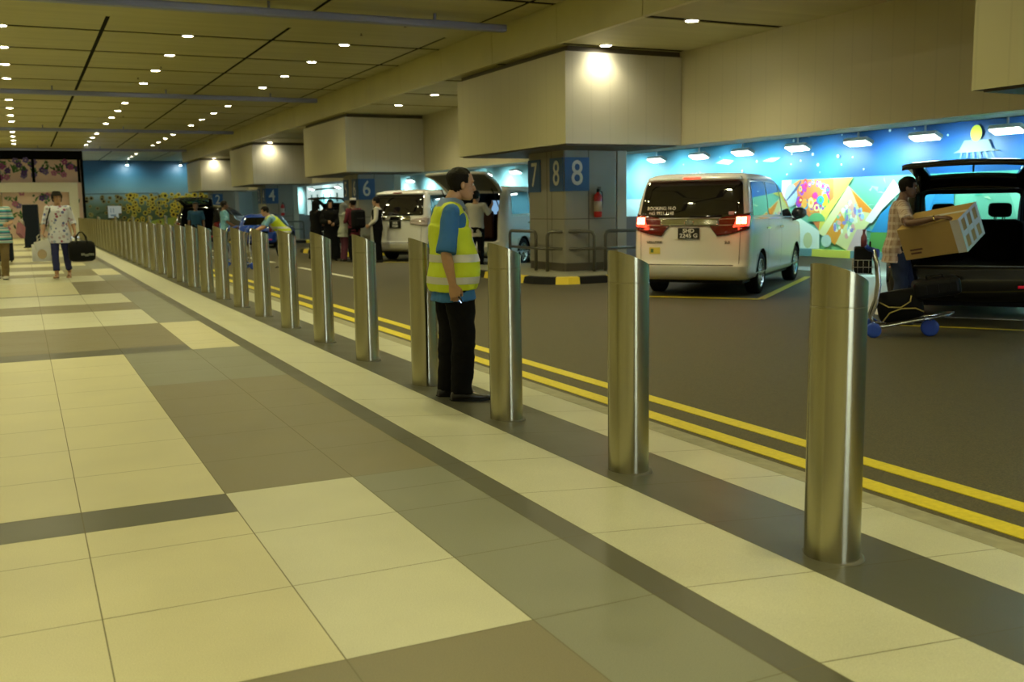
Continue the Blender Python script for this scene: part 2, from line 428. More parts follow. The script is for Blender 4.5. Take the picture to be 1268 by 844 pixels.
# trunking under the hall ceiling
TR = mat('trunking_grey', (.24, .26, .42), .45)
for i, y in enumerate((17.6, 31.1, 44.75, 58.4)):
    bm = bmesh.new(); rbox(bm, -11, 8.42, y-.09, y+.09, 4.54, 4.67, .03)
    for x in (-8, -5, -2, 1, 4, 7): box(bm, x-.02, x+.02, y-.02, y+.02, 4.66, ZC-.001)
    tag(obj('cable_trunking', bm, TR), 'long grey-blue cable trunking hung across the hall ceiling, %s one from the camera' % ORD[i], 'cable trunking', 'trunking under the hall ceiling')

# ================================================================== columns, islands
COLM = mat('column_cladding', (.30, .285, .235), .32, var=.06, vscale=1.5)
COLD = mat('column_skirting', (.10, .085, .06), .5)
BLUE = mat('sign_blue', (.022, .10, .30), .4)
DIG = mat('sign_white', (.80, .80, .74), .5)
YK = mat('kerb_yellow', (.78, .60, .03), .55); BK = mat('kerb_black', (.03, .03, .028), .6)
ISL = mat('island_concrete', (.33, .31, .22), .7, var=.12, vscale=6)
STEELG = mat('rail_grey_steel', (.16, .155, .13), .38, metal=.7)
def rounded(x0, x1, y0, y1, r, n=6):
    out = []
    for cx, cy, a0 in ((x1-r, y1-r, 0), (x0+r, y1-r, 90), (x0+r, y0+r, 180), (x1-r, y0+r, 270)):
        for k in range(n+1):
            a = radians(a0+90*k/n); out.append((cx+r*cos(a), cy+r*sin(a)))
    return out
def sign(name, ch, P, xdir, lab):
    """blue plate, centre P, x direction along the wall"""
    x = Vector(xdir); z = Vector((0, 0, 1)); nrm = x.cross(z)
    M = frame3(P, x, z, nrm)
    t = empty(name, P); tag(t, lab, 'sign', 'bay number signs on the columns')
    b = bmesh.new(); rbox(b, -.28, .28, -.33, .33, 0, .018, .004); b.transform(frame3((0, 0, 0), x, z, nrm))
    obj('plate', b, BLUE, t)
    M2 = frame3(nrm*.019, x, z, nrm)
    text('digit', ch, .70, M2, DIG, t, depth=.002, sx=.82, bold=.004)
    return t
def extinguisher(P, lab):
    t = empty('fire_extinguisher', P); tag(t, lab, 'fire extinguisher')
    RED = mat('extinguisher_red', (.55, .01, .01), .3, coat=.5); BLK = mat('black_plastic', (.015, .015, .015), .45)
    b = bmesh.new(); lathe(b, [(.02, 0), (.075, .005), (.082, .03), (.082, .40), (.07, .45), (.035, .48), (.028, .50)], 20); obj('cylinder', b, RED, t)
    b = bmesh.new(); lathe(b, [(.028, .50), (.03, .53), (.02, .56)], 12); box(b, -.015, .015, -.09, .03, .55, .57); box(b, -.012, .012, -.10, .0, .585, .60); obj('valve', b, BLK, t)
    b = bmesh.new(); tube(b, [(.03, 0, .54), (.09, -.01, .5), (.10, -.01, .35), (.095, 0, .18)], .011, 8); obj('hose', b, BLK, t)
    b = bmesh.new(); lathe(b, [(.0835, .12), (.0835, .32)], 20); obj('label_band', b, mat('label_cream', (.6, .5, .4), .5), t)
for i, y0 in enumerate((16.15, 29.8, 43.4, 57.05)):
    cy0, cy1, cx0, cx1 = y0+1.54, y0+3.10, 9.69, 10.92
    num = ('8', '6', '4', '2')[i]; prv = ('7', '5', '3', '1')[i]
    NW = {'8': 'eight', '6': 'six', '4': 'four', '2': 'two', '7': 'seven', '5': 'five', '3': 'three'}; nw = NW[num]
    bm = bmesh.new()
    pr = rounded(cx0, cx1, cy0, cy1, .05, 3)
    prism(bm, pr, .16, 1.03); prism(bm, pr, 1.045, ZB)
    prism(bm, rounded(cx0+.008, cx1-.008, cy0+.008, cy1-.008, .05, 3), .0, ZB-.002, 1)
    # vertical joints as thin dark reveals
    for yy in (cy0+.52, cy0+.72): box(bm, cx0-.003, cx0+.02, yy-.008, yy+.008, .16, ZB, 1)
    box(bm, cx0+.55, cx0+.57, cy0-.004, cy0+.02, .16, ZB, 1)
    struct(obj('column', bm, [COLM, COLD]), 'square clad column numbered %s' % nw)
    bm = bmesh.new(); box(bm, 10.925, 11.14, cy0, cy0+.9, 0, ZB, 0); struct(obj('pier', bm, mat('pier_paint', (.55, .54, .48), .6)), 'narrow pale pier beside the column')
    bm = bmesh.new(); box(bm, 11.145, 14.97, cy0+.45, cy0+.60, ZR, 1.06, 0); struct(obj('partition', bm, mat('parapet_grey', (.27, .25, .26), .6)), 'low grey cross wall beside the column')
    # island
    bm = bmesh.new(); outer = rounded(8.45, 12.3, y0+.05, y0+BL+.1, .75, 5); inner = rounded(8.60, 12.15, y0+.20, y0+BL-.05, .62, 5)
    prism(bm, inner, ZR-.0, -.004, 2)
    n = len(outer); L = 0.0
    # densify so the paint blocks are even
    dense = []
    for k in range(n):
        a, b = Vector(outer[k]), Vector(outer[(k+1) % n]); c, d = Vector(inner[k]), Vector(inner[(k+1) % n])
        m = max(1, int((b-a).length/.12))
        for q in range(m): dense.append((a.lerp(b, q/m), c.lerp(d, q/m)))
    nd = len(dense)
    for k in range(nd):
        (a, c), (b, d) = dense[k], dense[(k+1) % nd]
        mi = 0 if int((L+.0)/.62) % 2 == 0 else 1; L += (b-a).length
        a2, b2 = a.lerp(c, .25), b.lerp(d, .25)
        quad(bm, [(a.x, a.y, ZR), (b.x, b.y, ZR), (b2.x, b2.y, -.012), (a2.x, a2.y, -.012)], mi)
        quad(bm, [(a2.x, a2.y, -.012), (b2.x, b2.y, -.012), (d.x, d.y, 0), (c.x, c.y, 0)], mi)
    struct(obj('kerb_island', bm, [YK, BK, ISL]), 'raised island with yellow and black kerb around column %s' % nw)
    if prv != '1': sign('number_sign', prv, (cx0-.001, cy1-.30, 1.92), (0, -1, 0), 'blue sign with the white numeral %s on the road face of column %s' % (NW[prv], nw))
    sign('number_sign', num, (cx0-.001, cy0+.29, 1.92), (0, -1, 0), 'blue sign with white numeral %s on the road face of column %s, by the corner' % (nw, nw))
    sign('number_sign', num, (cx0+.29, cy0-.001, 1.92), (1, 0, 0), 'blue sign with the white numeral %s on the column face turned to the camera' % nw)
    if i in (0, 2): extinguisher((cx0+.72, cy0-.095, 1.06), 'red fire extinguisher mounted on column %s' % nw)
    # railing of bent tube around the corner
    t = empty('guard_railing', (0, 0, 0)); tag(t, 'grey tubular railing wrapped around the corner of column %s' % nw, 'railing', 'tubular railings at the columns')
    yf, xf = cy0-.28, cx0-.24
    def hoop(p, q, name='hoop'):
        b = bmesh.new(); p, q = Vector(p), Vector(q); d = (q-p).normalized()*.09
        tube(b, [(p.x, p.y, 0), (p.x, p.y, .70), Vector((p.x, p.y, .77))+Vector((d.x, d.y, 0))*.35, Vector((p.x, p.y, .79))+Vector((d.x, d.y, 0)), Vector((q.x, q.y, .79))-Vector((d.x, d.y, 0)),
                 Vector((q.x, q.y, .77))-Vector((d.x, d.y, 0))*.35, (q.x, q.y, .70), (q.x, q.y, 0)], .034, 10)
        obj(name, b, STEELG, t)
    hoop((xf, cy0+.78), (xf, cy0+2.0)); hoop((xf, cy0+.28), (cx0+.52, yf)); hoop((cx0+.78, yf), (cx1+.35, yf))
    b = bmesh.new(); tube(b, [(xf, cy0+2.0, .45), (xf, cy0+.5, .45), (xf, cy0+.28, .45), (cx0+.52, yf, .45), (cx0+.7, yf, .45), (cx1+.35, yf, .45)], .03, 10); obj('mid_rail', b, STEELG, t)

# ================================================================== right mural wall
WX = 15.0
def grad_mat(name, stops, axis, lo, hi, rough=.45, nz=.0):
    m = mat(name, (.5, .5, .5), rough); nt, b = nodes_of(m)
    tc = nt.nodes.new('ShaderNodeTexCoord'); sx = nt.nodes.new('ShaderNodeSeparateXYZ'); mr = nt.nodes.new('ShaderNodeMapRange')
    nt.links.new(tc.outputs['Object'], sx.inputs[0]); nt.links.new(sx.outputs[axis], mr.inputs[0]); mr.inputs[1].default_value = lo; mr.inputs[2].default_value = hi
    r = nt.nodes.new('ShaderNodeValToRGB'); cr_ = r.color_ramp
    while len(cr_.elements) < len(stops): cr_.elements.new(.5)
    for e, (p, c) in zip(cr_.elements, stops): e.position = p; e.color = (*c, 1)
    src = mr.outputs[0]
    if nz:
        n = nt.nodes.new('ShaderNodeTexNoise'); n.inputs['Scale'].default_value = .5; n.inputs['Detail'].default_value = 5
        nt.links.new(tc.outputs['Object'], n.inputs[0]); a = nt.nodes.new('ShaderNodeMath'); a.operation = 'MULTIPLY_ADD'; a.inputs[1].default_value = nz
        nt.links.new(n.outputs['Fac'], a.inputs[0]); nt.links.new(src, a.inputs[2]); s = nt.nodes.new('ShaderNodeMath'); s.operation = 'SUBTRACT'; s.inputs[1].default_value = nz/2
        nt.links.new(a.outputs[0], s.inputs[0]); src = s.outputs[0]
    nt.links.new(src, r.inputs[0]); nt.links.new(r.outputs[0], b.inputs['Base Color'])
    return m
PAINT = {}
def pm(c, rough=.5):
    k = tuple(round(min(1, x)**1.25, 3) for x in c); c = k
    if k not in PAINT: PAINT[k] = mat('print_%d' % len(PAINT), c, rough)
    return PAINT[k]
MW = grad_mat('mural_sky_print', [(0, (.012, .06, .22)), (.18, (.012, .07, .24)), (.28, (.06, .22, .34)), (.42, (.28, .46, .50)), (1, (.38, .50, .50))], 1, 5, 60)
bm = bmesh.new()
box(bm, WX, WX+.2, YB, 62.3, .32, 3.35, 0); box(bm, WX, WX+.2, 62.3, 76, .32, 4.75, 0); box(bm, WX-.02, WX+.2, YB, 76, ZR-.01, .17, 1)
struct(obj('wall_right', bm, [MW, mat('wall_base_white', (.75, .75, .70), .5)]), 'mural wall behind the parking bays')
TEAL = mat('band_teal', (.16, .30, .30), .5); BY = mat('band_yellow', (.78, .70, .10), .5)
bm = bmesh.new(); y = YB; k = 0
while y < 76:
    L = 1.1 if k % 2 else 2.3
    box(bm, WX-.10, WX+.01, y, min(76, y+L), .17, .32, k % 2); y += L; k += 1
struct(obj('trim_bumper_rail', bm, [TEAL, BY]), 'teal and yellow bumper rail along the foot of the mural')
# concrete apron by the mural wall, colour raised to stand in for flood light
bm = bmesh.new(); prism(bm, [(11.2, 7.3), (14.98, 7.3), (14.98, 15.2), (14.3, 15.0), (9.95, 10.3), (9.75, 9.5)], ZR-.01, ZR+.006); struct(obj('pavement_apron', bm, mat('apron_concrete_lightened', (.74, .72, .62), .6, var=.06, vscale=3)), 'concrete apron before the mural, colour paled for the flood light on it')

def flat(bm, pts, x, mats, c):
    """a flat printed shape on the plane X = x, pts (y, z)"""
    m = pm(c)
    if m not in mats: mats.append(m)
    vs = [bm.verts.new((x, p[0], p[1])) for p in pts]
    f = bm.faces.new(vs); f.material_index = mats.index(m); f.normal_update()
    if f.normal.x > 0: f.normal_flip()
def disc(cy, cz, r, rz=None, n=10, a0=0.0): return [(cy+r*cos(a0+2*pi*k/n), cz+(rz or r)*sin(a0+2*pi*k/n)) for k in range(n)]
bm = bmesh.new(); mm = []; X = WX-.004; rnd = random.Random(3)
L = [0]
def S(pts, c): L[0] += 1; flat(bm, pts, X-.0004*L[0] if L[0] < 40 else X-.016-.00005*L[0], mm, c)
S([(17.5, .322), (17.5, 1.78), (-3.0, 1.78), (-3.0, .322)], (.22, .46, .34))
for k in range(150):                                  # loose green and teal flecks
    a = rnd.uniform(6, 15.9); z = rnd.uniform(.45, 1.7)
    S([(a+rnd.uniform(-.12, .12), z+rnd.uniform(-.08, .08)) for q in range(3)], rnd.choice([(.10, .42, .30), (.42, .68, .55), (.12, .38, .48), (.55, .70, .45)]))
S([(17.45, 1.775), (17.15, 1.775), (17.25, 1.3), (17.45, 1.2)], (.75, .76, .68))
S([(17.21, 1.64), (16.91, 1.77), (15.89, 1.77), (15.85, 1.43), (16.16, 1.03), (16.26, .7), (16.63, 1.03), (17.03, 1.27)], (.72, .25, .08))
cc = [(.75, .62, .05), (.62, .05, .30), (.12, .48, .14), (.70, .08, .06), (.35, .08, .50), (.85, .80, .35), (.08, .35, .55), (.80, .40, .08)]
for k in range(70):
    a, z = rnd.uniform(16.05, 17.1), rnd.uniform(.9, 1.72)
    if z < 1.77-(17.1-a)*.0 and z > 1.0+(a-16.5)*.5: 
        r = rnd.uniform(.03, .11); S(disc(a, z, r, r*rnd.uniform(.7, 1.5)), rnd.choice(cc)); S(disc(a, z, r*.5, r*.5), rnd.choice(cc))
S([(15.9, 1.775), (15.35, 1.775), (15.95, 1.1), (16.3, .62), (16.22, 1.1), (15.87, 1.38)], (.80, .66, .14))
S([(15.47, 1.62), (14.70, 1.05), (15.46, .322), (16.30, .66)], (.78, .72, .38))
S([(15.40, 1.55), (14.72, 1.05), (15.13, 1.11)], (.80, .30, .04))
S([(15.68, 1.11), (15.50, .89), (15.80, .42), (16.1, .60)], (.82, .38, .06))
for k in range(60):
    u, v = rnd.uniform(.1, .9), rnd.uniform(.1, .8)
    p = Vector((15.40, 1.45)).lerp(Vector((14.85, 1.05)), u).lerp(Vector((16.1, .68)).lerp(Vector((15.5, .42)), u), v)
    S(disc(p.x, p.y, rnd.uniform(.02, .07), rnd.uniform(.03, .09), 6), rnd.choice([(.45, .62, .72), (.85, .78, .60), (.35, .30, .60), (.80, .45, .40), (.30, .55, .35), (.9, .88, .7)]))
S([(14.3, 1.70), (14.1, 1.5), (14.55, 1.15), (14.82, .87), (15.0, .92), (14.75, 1.2)], (.82, .72, .72))
S([(14.6, 1.05), (14.1, 1.42), (12.9, 1.5), (12.9, .70), (14.83, .70)], (.05, .28, .50))
S([(14.83, .70), (12.9, .70), (12.9, .322), (14.9, .322)], (.16, .36, .10))
S([(15.46, .322), (14.9, .322), (14.95, .75), (15.2, .75)], (.70, .50, .48))
S([(17.45, 1.15), (17.04, 1.05), (16.26, .70), (16.25, .33), (17.45, .325)], (.74, .76, .66))
S(disc(16.35, .90, .26, .18, 14)[:8], (.20, .45, .20)); S(disc(16.6, .5, .14, .17, 12), (.62, .60, .35)); S(disc(16.05, .5, .15, .13, 10), (.55, .66, .58))
S(disc(17.15, 1.45, .2, .25, 12), (.45, .50, .52))
for k in range(5): S([(17.3-.07*k, 1.35+.05*k), (17.27-.07*k, 1.33+.05*k), (16.95-.03*k, 1.62+.03*k), (16.97-.03*k, 1.65+.03*k)], (.10, .13, .25))
for k in range(90):                                   # stars in the blue band
    a, z = rnd.uniform(5, 22), rnd.uniform(1.85, 3.1); S(disc(a, z, rnd.choice([.012, .02, .035]), None, 6), (.75, .82, .85))
S([(12.95, 2.12), (12.0, 2.12), (12.15, 2.17), (12.22, 2.32), (12.72, 2.33), (12.82, 2.17)], (.22, .23, .22)); S(disc(12.48, 2.44, .12, .14, 16), (.80, .72, .05))
for k in range(6): S([(12.78-.12*k, 2.12), (12.76-.12*k, 2.12), (12.8-.15*k, 1.95), (12.82-.15*k, 1.95)], (.2, .22, .22))
S([(18.1, 2.22), (17.75, 2.19), (17.5, 2.27), (17.8, 2.28)], (.6, .58, .40)); S([(19.8, 2.25), (19.3, 2.2), (19.1, 2.28), (19.5, 2.33)], (.6, .58, .40))
S([(24, .9), (18.0, .9), (18.0, 1.45), (24, 1.45)], (.50, .58, .60))
tag(obj('mural_print', bm, mm), 'colourful mural of doodles, tilted cards and night sky on the wall behind the white van', 'mural')
# brightly lit mural section beyond column six, its lighting put in as glow
bm = bmesh.new(); mm = [mat('mural_glow', (.75, .85, .82), .4, emit=(.72, .95, .92), estr=.55)]; X = WX-.03
box(bm, X, X+.02, 49.8, 58.3, .45, 2.62)
flat(bm, [(57.6, 2.36), (51.5, 2.36), (51.5, 2.46), (57.6, 2.46)], X-.002, mm, (.05, .14, .16))
for k in range(5):
    flat(bm, [(57.4-1.3*k, 1.7), (57.1-1.3*k, 1.7), (57.1-1.3*k, 2.15), (57.4-1.3*k, 2.15)], X-.002, mm, (.20, .42, .40))
    flat(bm, [(56.9-1.3*k, 1.85), (56.4-1.3*k, 1.85), (56.4-1.3*k, 1.9), (56.9-1.3*k, 1.9)], X-.002, mm, (.2, .42, .42))
tag(obj('glowing_mural_section', bm, mm), 'pale mural section with a dark heading beyond column six, glow added for its bright lighting', 'board')

# mural floodlights
HOUS = mat('lamp_white_housing', (.75, .76, .74), .4)
LENS = mat('flood_lens', (.9, .95, 1), .3, emit=(.80, 1.0, .97), estr=16.0)
def flood(y, i):
    t = empty('wall_floodlight', (14.15, y, 2.40)); tag(t, 'white floodlight on a short stem before the mural wall, %s from the far left end' % ORD[31-i], 'floodlight', 'floodlights along the mural wall')
    b = bmesh.new(); tube(b, [(0, 0, .04), (0, 0, .90)], .018, 8); obj('stem', b, HOUS, t)
    Mr = Matrix.Rotation(radians(24), 4, 'Y')
    b = bmesh.new(); rbox(b, -.10, .10, -.30, .30, -.03, .05, .02, M=Mr); obj('housing', b, HOUS, t)
    b = bmesh.new(); box(b, -.085, .085, -.27, .27, -.042, -.031, M=Mr); obj('lens', b, LENS, t)
    l = bpy.data.lights.new('flood_light', 'AREA'); l.shape = 'RECTANGLE'; l.size = .12; l.size_y = .4; l.energy = MURAL_W; l.color = MURAL_C
    lo = bpy.data.objects.new('flood_light', l); COL.objects.link(lo); lo.parent = t; lo.location = (.01, 0, -.07)
    lo.rotation_euler = (0, radians(-62), 0); l.spread = radians(125)
fy = [-30, -24, -18, -12, -7, -3, 0.6, 3.4, 6.0, 8.0, 9.6, 11.22, 12.85, 14.41, 16.05, 17.78, 19.35, 21.09, 23.0, 25.0, 27.0, 29.0, 31.2, 33.4, 36, 38.6, 41.5, 44.5, 49, 54, 60, 66]  # the ones behind the camera are added for cool bounced light
for i, y in enumerate(fy): flood(y, i)
# ================================================================== far walls
# floral panels at the left end
YF = 62.0
PINK = mat('floral_panel_pink', (.84, .62, .52), .55, var=.06, vscale=1)
bm = bmesh.new()
box(bm, -12, 3.15, YF, YF+.2, 0, 4.25, 0); box(bm, -12, 3.15, YF, YF+.2, 4.25, ZC-.002, 1)
struct(obj('wall_far_left', bm, [PINK, BLACKM]), 'far wall of pink panels printed with flowers')
bm = bmesh.new()
for x in (-8.6, -6.0, -3.4, -.95, .75, 3.06): box(bm, x-.07, x+.07, YF-.10, YF-.045, 3.0, 4.25)
for x in (-6.0, -3.4, -.9): box(bm, x-.012, x+.012, YF-.06, YF-.045, 0, 2.5)
struct(obj('trim_mullions', bm, BLACKM), 'dark upright mullions over the floral panels')
bm = bmesh.new(); mm = []; rnd = random.Random(11)
def flatY(bm, pts, y, mats, c):
    m = pm(c)
    if m not in mats: mats.append(m)
    f = bm.faces.new([bm.verts.new((p[0], y, p[1])) for p in pts]); f.material_index = mats.index(m); f.normal_update()
    if f.normal.y > 0: f.normal_flip()
for k in range(110):
    a, z = rnd.uniform(-3.2, 3.0), rnd.choice([rnd.uniform(.3, 2.4), rnd.uniform(3.15, 4.2)])
    yy = YF-.002-.0003*k
    t = rnd.uniform(-.5, .5); c = rnd.choice([(.05, .16, .05), (.10, .25, .08), (.16, .30, .10)])
    for q in range(rnd.randint(3, 6)):
        ang = t+rnd.uniform(-1.0, 1.0)+pi/2; l, w = rnd.uniform(.15, .36), rnd.uniform(.03, .07)
        d, n = Vector((cos(ang), sin(ang))), Vector((-sin(ang), cos(ang))); p = Vector((a, z+q*.06))
        z1 = (p+d*l).y
        if z < 2.5 and z1 > 2.46: continue
        if z > 3 and (z1 > 4.24 or z1 < 3.01): continue
        flatY(bm, [tuple(p), tuple(p+d*l*.5+n*w), tuple(p+d*l), tuple(p+d*l*.5-n*w)], yy, mm, c)
    if rnd.random() < .5:
        cf = rnd.choice([(.14, .06, .28), (.45, .12, .35), (.60, .25, .40), (.25, .18, .42), (.65, .62, .55)])
        for q in range(5):
            ang = 2*pi*q/5+t; d = Vector((cos(ang), sin(ang))); p = Vector((a, z+.1))+d*.10
            flatY(bm, disc(p.x, p.y, .075, .075, 7), yy-.0003, mm, cf)
tag(obj('floral_print', bm, mm), 'printed purple flowers and green leaves over the pink far wall', 'wall print')
bm = bmesh.new(); PORT = mat('portal_cream', (.86, .83, .68), .5)
box(bm, -12, 2.92, YF-.55, YF-.07, 2.47, 3.0); box(bm, 2.45, 2.92, YF-.55, YF-.07, 0, 2.47)
struct(obj('trim_portal', bm, PORT), 'cream portal frame in front of the floral wall')
# sunflower wall
YS = 74.0
SKY = grad_mat('sunflower_sky_print', [(0, (.06, .09, .02)), (.20, (.05, .08, .02)), (.36, (.09, .13, .04)), (.50, (.22, .34, .30)), (.64, (.12, .29, .32)), (.80, (.025, .14, .21)), (1, (.01, .075, .15))], 2, 0, 4.8, nz=.10)
bm = bmesh.new(); box(bm, 3.15, 15.2, YS, YS+.2, ZR, 4.9); struct(obj('wall_far', bm, SKY), 'far wall printed with a sunflower field')
bm = bmesh.new(); box(bm, 3.15, 3.3, YF, YS, -.2, ZC-.002); struct(obj('wall_far_return', bm, BLACKM), 'dark return between the two far walls')
bm = bmesh.new(); mm = []; rnd = random.Random(5)
def sun(a, z, r, k, yel, brn, n=9):
    pts = [(a+r*(1 if q % 2 else .66)*cos(pi*q/n), z+r*(1 if q % 2 else .66)*sin(pi*q/n)) for q in range(2*n)]
    flatY(bm, pts, YS-.01-.00025*k, mm, yel); flatY(bm, disc(a, z, r*.42, r*.42, 8), YS-.0101-.00025*k, mm, brn)
for k in range(120):
    a = rnd.uniform(3.5, 12.6); z = rnd.uniform(.0, 1.5); t = (a-3.5)/9
    g = (.04+.10*t, .08+.13*t, .015)
    flatY(bm, [(a+rnd.uniform(-.35, .35), z+rnd.uniform(-.3, .3)) for q in range(4)][:3], YS-.004-.00004*k, mm, tuple(round(x, 1)/1 if 0 else round(x*20)/20+.01 for x in g))
flatY(bm, [(6.8, -.1), (12.6, -.1), (12.6, 1.15), (11, 1.1), (8.5, .8), (7.2, .45)], YS-.009, mm, (.42, .46, .05))
for k in range(230):
    t = rnd.random()**.75; a = 3.9+t*8.3; z = 2.42+.1*t-2.0*(rnd.random()**1.3); r = rnd.uniform(.12, .26)*(.75+.3*t)
    if z < 1.0 and t > .45 and rnd.random() < .6: continue
    if t < .3: yel = rnd.choice([(.34, .28, .05), (.26, .22, .05)])
    elif t < .6: yel = rnd.choice([(.62, .48, .03), (.55, .46, .05)])
    else: yel = rnd.choice([(.75, .55, .02), (.80, .62, .04), (.62, .52, .03)])
    sun(a, z, r, k, yel, rnd.choice([(.05, .02, .01), (.10, .045, .01)]))
tag(obj('sunflower_print', bm, mm), 'printed yellow sunflowers across the far blue wall', 'wall print')
bm = bmesh.new(); box(bm, 12.7, 15.0, YS-.02, YS-.001, .3, 3.2); struct(obj('wall_far_panel', bm, mat('pale_sky_panel', (.42, .58, .60), .5)), 'pale blue panel at the right end of the far wall')
bm = bmesh.new(); box(bm, 5.30, 5.95, YS-.085, YS-.075, .95, 1.75); box(bm, 5.95, 6.15, YS-.083, YS-.075, 1.25, 1.75); box(bm, 5.45, 5.8, YS-.087, YS-.085, 1.05, 1.18, 1); box(bm, 5.45, 5.5, YS-.087, YS-.085, 1.3, 1.6, 1); box(bm, 5.62, 5.67, YS-.087, YS-.085, 1.3, 1.6, 1)
tag(obj('paper_notice', bm, [mat('paper_white', (.72, .76, .78), .7), mat('print_grey_blue', (.25, .35, .45), .7)]), 'white paper notice stuck on the sunflower wall', 'notice')
bm = bmesh.new(); 
for a, b in (((3.6, 2.55), (8.6, 2.60)), ((8.6, 2.60), (8.6, .2))): tube(bm, [(a[0], YS-.03, a[1]), (b[0], YS-.03, b[1])], .02, 6)
struct(obj('trim_panel_edge', bm, mat('thin_dark_line', (.05, .08, .08), .5)), 'thin dark outline of a door panel in the sunflower wall')
for i, (x, z) in enumerate(((6.64, 4.555), (10.09, 4.555))):
    t = empty('wall_spotlight', (x, YS-.8, z)); tag(t, 'small bright spotlight above the sunflower wall, %s' % ('left one' if i == 0 else 'right one'), 'spotlight', 'spotlights at the sunflower wall')
    b = bmesh.new(); lathe(b, [(.05, .12), (.09, .0), (.09, -.1)], 14); tube(b, [(0, 0, .1), (0, 0, .235)], .02, 6); obj('housing', b, HOUS, t)
    b = bmesh.new(); lathe(b, [(.08, -.125), (.08, -.105)], 14); obj('lens', b, mat('spot_lens', (.8, 1, 1), .3, emit=(.65, 1, .95), estr=40.0), t)
    l = bpy.data.lights.new('spot', 'SPOT'); l.energy = 65; l.color = (.85, .97, 1); l.shadow_soft_size = .08; l.spot_size = radians(150); l.spot_blend = .6
    lo = bpy.data.objects.new('spot', l); COL.objects.link(lo); lo.parent = t; lo.location = (0, -.25, -.22); lo.rotation_euler = (radians(38), 0, 0)
# walls out of the picture that close the hall
bm = bmesh.new(); box(bm, -12.2, -12, YB, 63, 0, 5); struct(obj('wall_left', bm, mat('plain_wall', (.45, .42, .30), .6)), 'plain side wall of the hall')

bm = bmesh.new(); box(bm, -12, 2.6, YB-.2, YB, -.2, 5); box(bm, 2.6, 15.2, YB-.2, YB, 3.2, 5)
struct(obj('wall_back', bm, mat('plain_wall', (.45, .42, .30), .6)), 'end wall with the open exit of the road')
# ================================================================== downlights
RING = mat('downlight_ring', (.7, .7, .66), .4)
DISC = mat('downlight_disc', (1, 1, .95), .3, emit=(1.0, .93, .70), estr=70.0)
def downlight_proto(power, color, spread, zc, soft=.09):
    t = empty('ceiling_downlight', (0, 0, 0))
    b = bmesh.new(); lathe(b, [(.115, .03), (.125, -.012), (.105, -.016), (.10, .01)], 20); obj('trim_ring', b, RING, t)
    b = bmesh.new(); lathe(b, [(.098, -.010), (.098, -.004)], 20); obj('lamp_face', b, DISC, t)
    l = bpy.data.lights.new('lamp_light', 'SPOT'); l.energy = power; l.color = color; l.spot_size = radians(spread); l.spot_blend = .8; l.shadow_soft_size = soft
    lo = bpy.data.objects.new('lamp_light', l); COL.objects.link(lo); lo.parent = t; lo.location = (0, 0, -.03)
    return t
P = downlight_proto(HALL_W, HALL_C, 150, ZC)
first = True
for xi, x in enumerate((-6.65, -3.38, -.10, 3.25, 6.48)):
    for yi, y in enumerate([v for v in rowsY if v > -34 and (v < 61 or x > 3.2)]):
        t = P if first else copy_tree(P); first = False
        t.location = (x, y, ZC-.001)
        tag(t, 'round hall ceiling downlight, %s from the near end, %s line from the road' % (ORD[yi], ORD[4-xi]), 'downlight', 'hall ceiling downlights')
P2 = downlight_proto(ROAD_W, ROAD_C, 140, ZRC); first = True
for yi, (y, w) in enumerate(((13.35, 0), (15.93, 1), (24.27, 0), (27.0, 0), (35.2, 0), (43.17, 1), (48.9, 0), (56.82, 1))):
    t = P2 if first else copy_tree(P2); first = False
    t.location = (9.6, y, ZRC-.001)
    tag(t, 'round downlight in the low road ceiling, %s from the camera' % ORD[yi], 'downlight', 'road ceiling downlights')
    if w:
        for c in t.children:
            if c.type == 'LIGHT':
                c.data = c.data.copy(); c.data.energy = WASH_W
# small dark sprinklers
P3 = empty('sprinkler_head', (0, 0, 0))
b = bmesh.new(); lathe(b, [(.035, .02), (.012, .0), (.012, -.03), (.03, -.035), (.03, -.04)], 10); obj('body', b, mat('sprinkler_metal', (.10, .08, .06), .5), P3)
for i, (x, y) in enumerate(((3.9, 18.7), (6.9, 18.9), (6.4, 20.1), (3.3, 26.3), (3.0, 28.6), (6.4, 29.3), (3.2, 36.5), (3.6, 40.0), (-3.0, 22.0), (6.4, 35.4))):
    t = P3 if i == 0 else copy_tree(P3); t.location = (x, y, ZC-.002)
    tag(t, 'small dark sprinkler head on the hall ceiling, %s from the camera' % ORD[i], 'sprinkler', 'ceiling sprinklers')

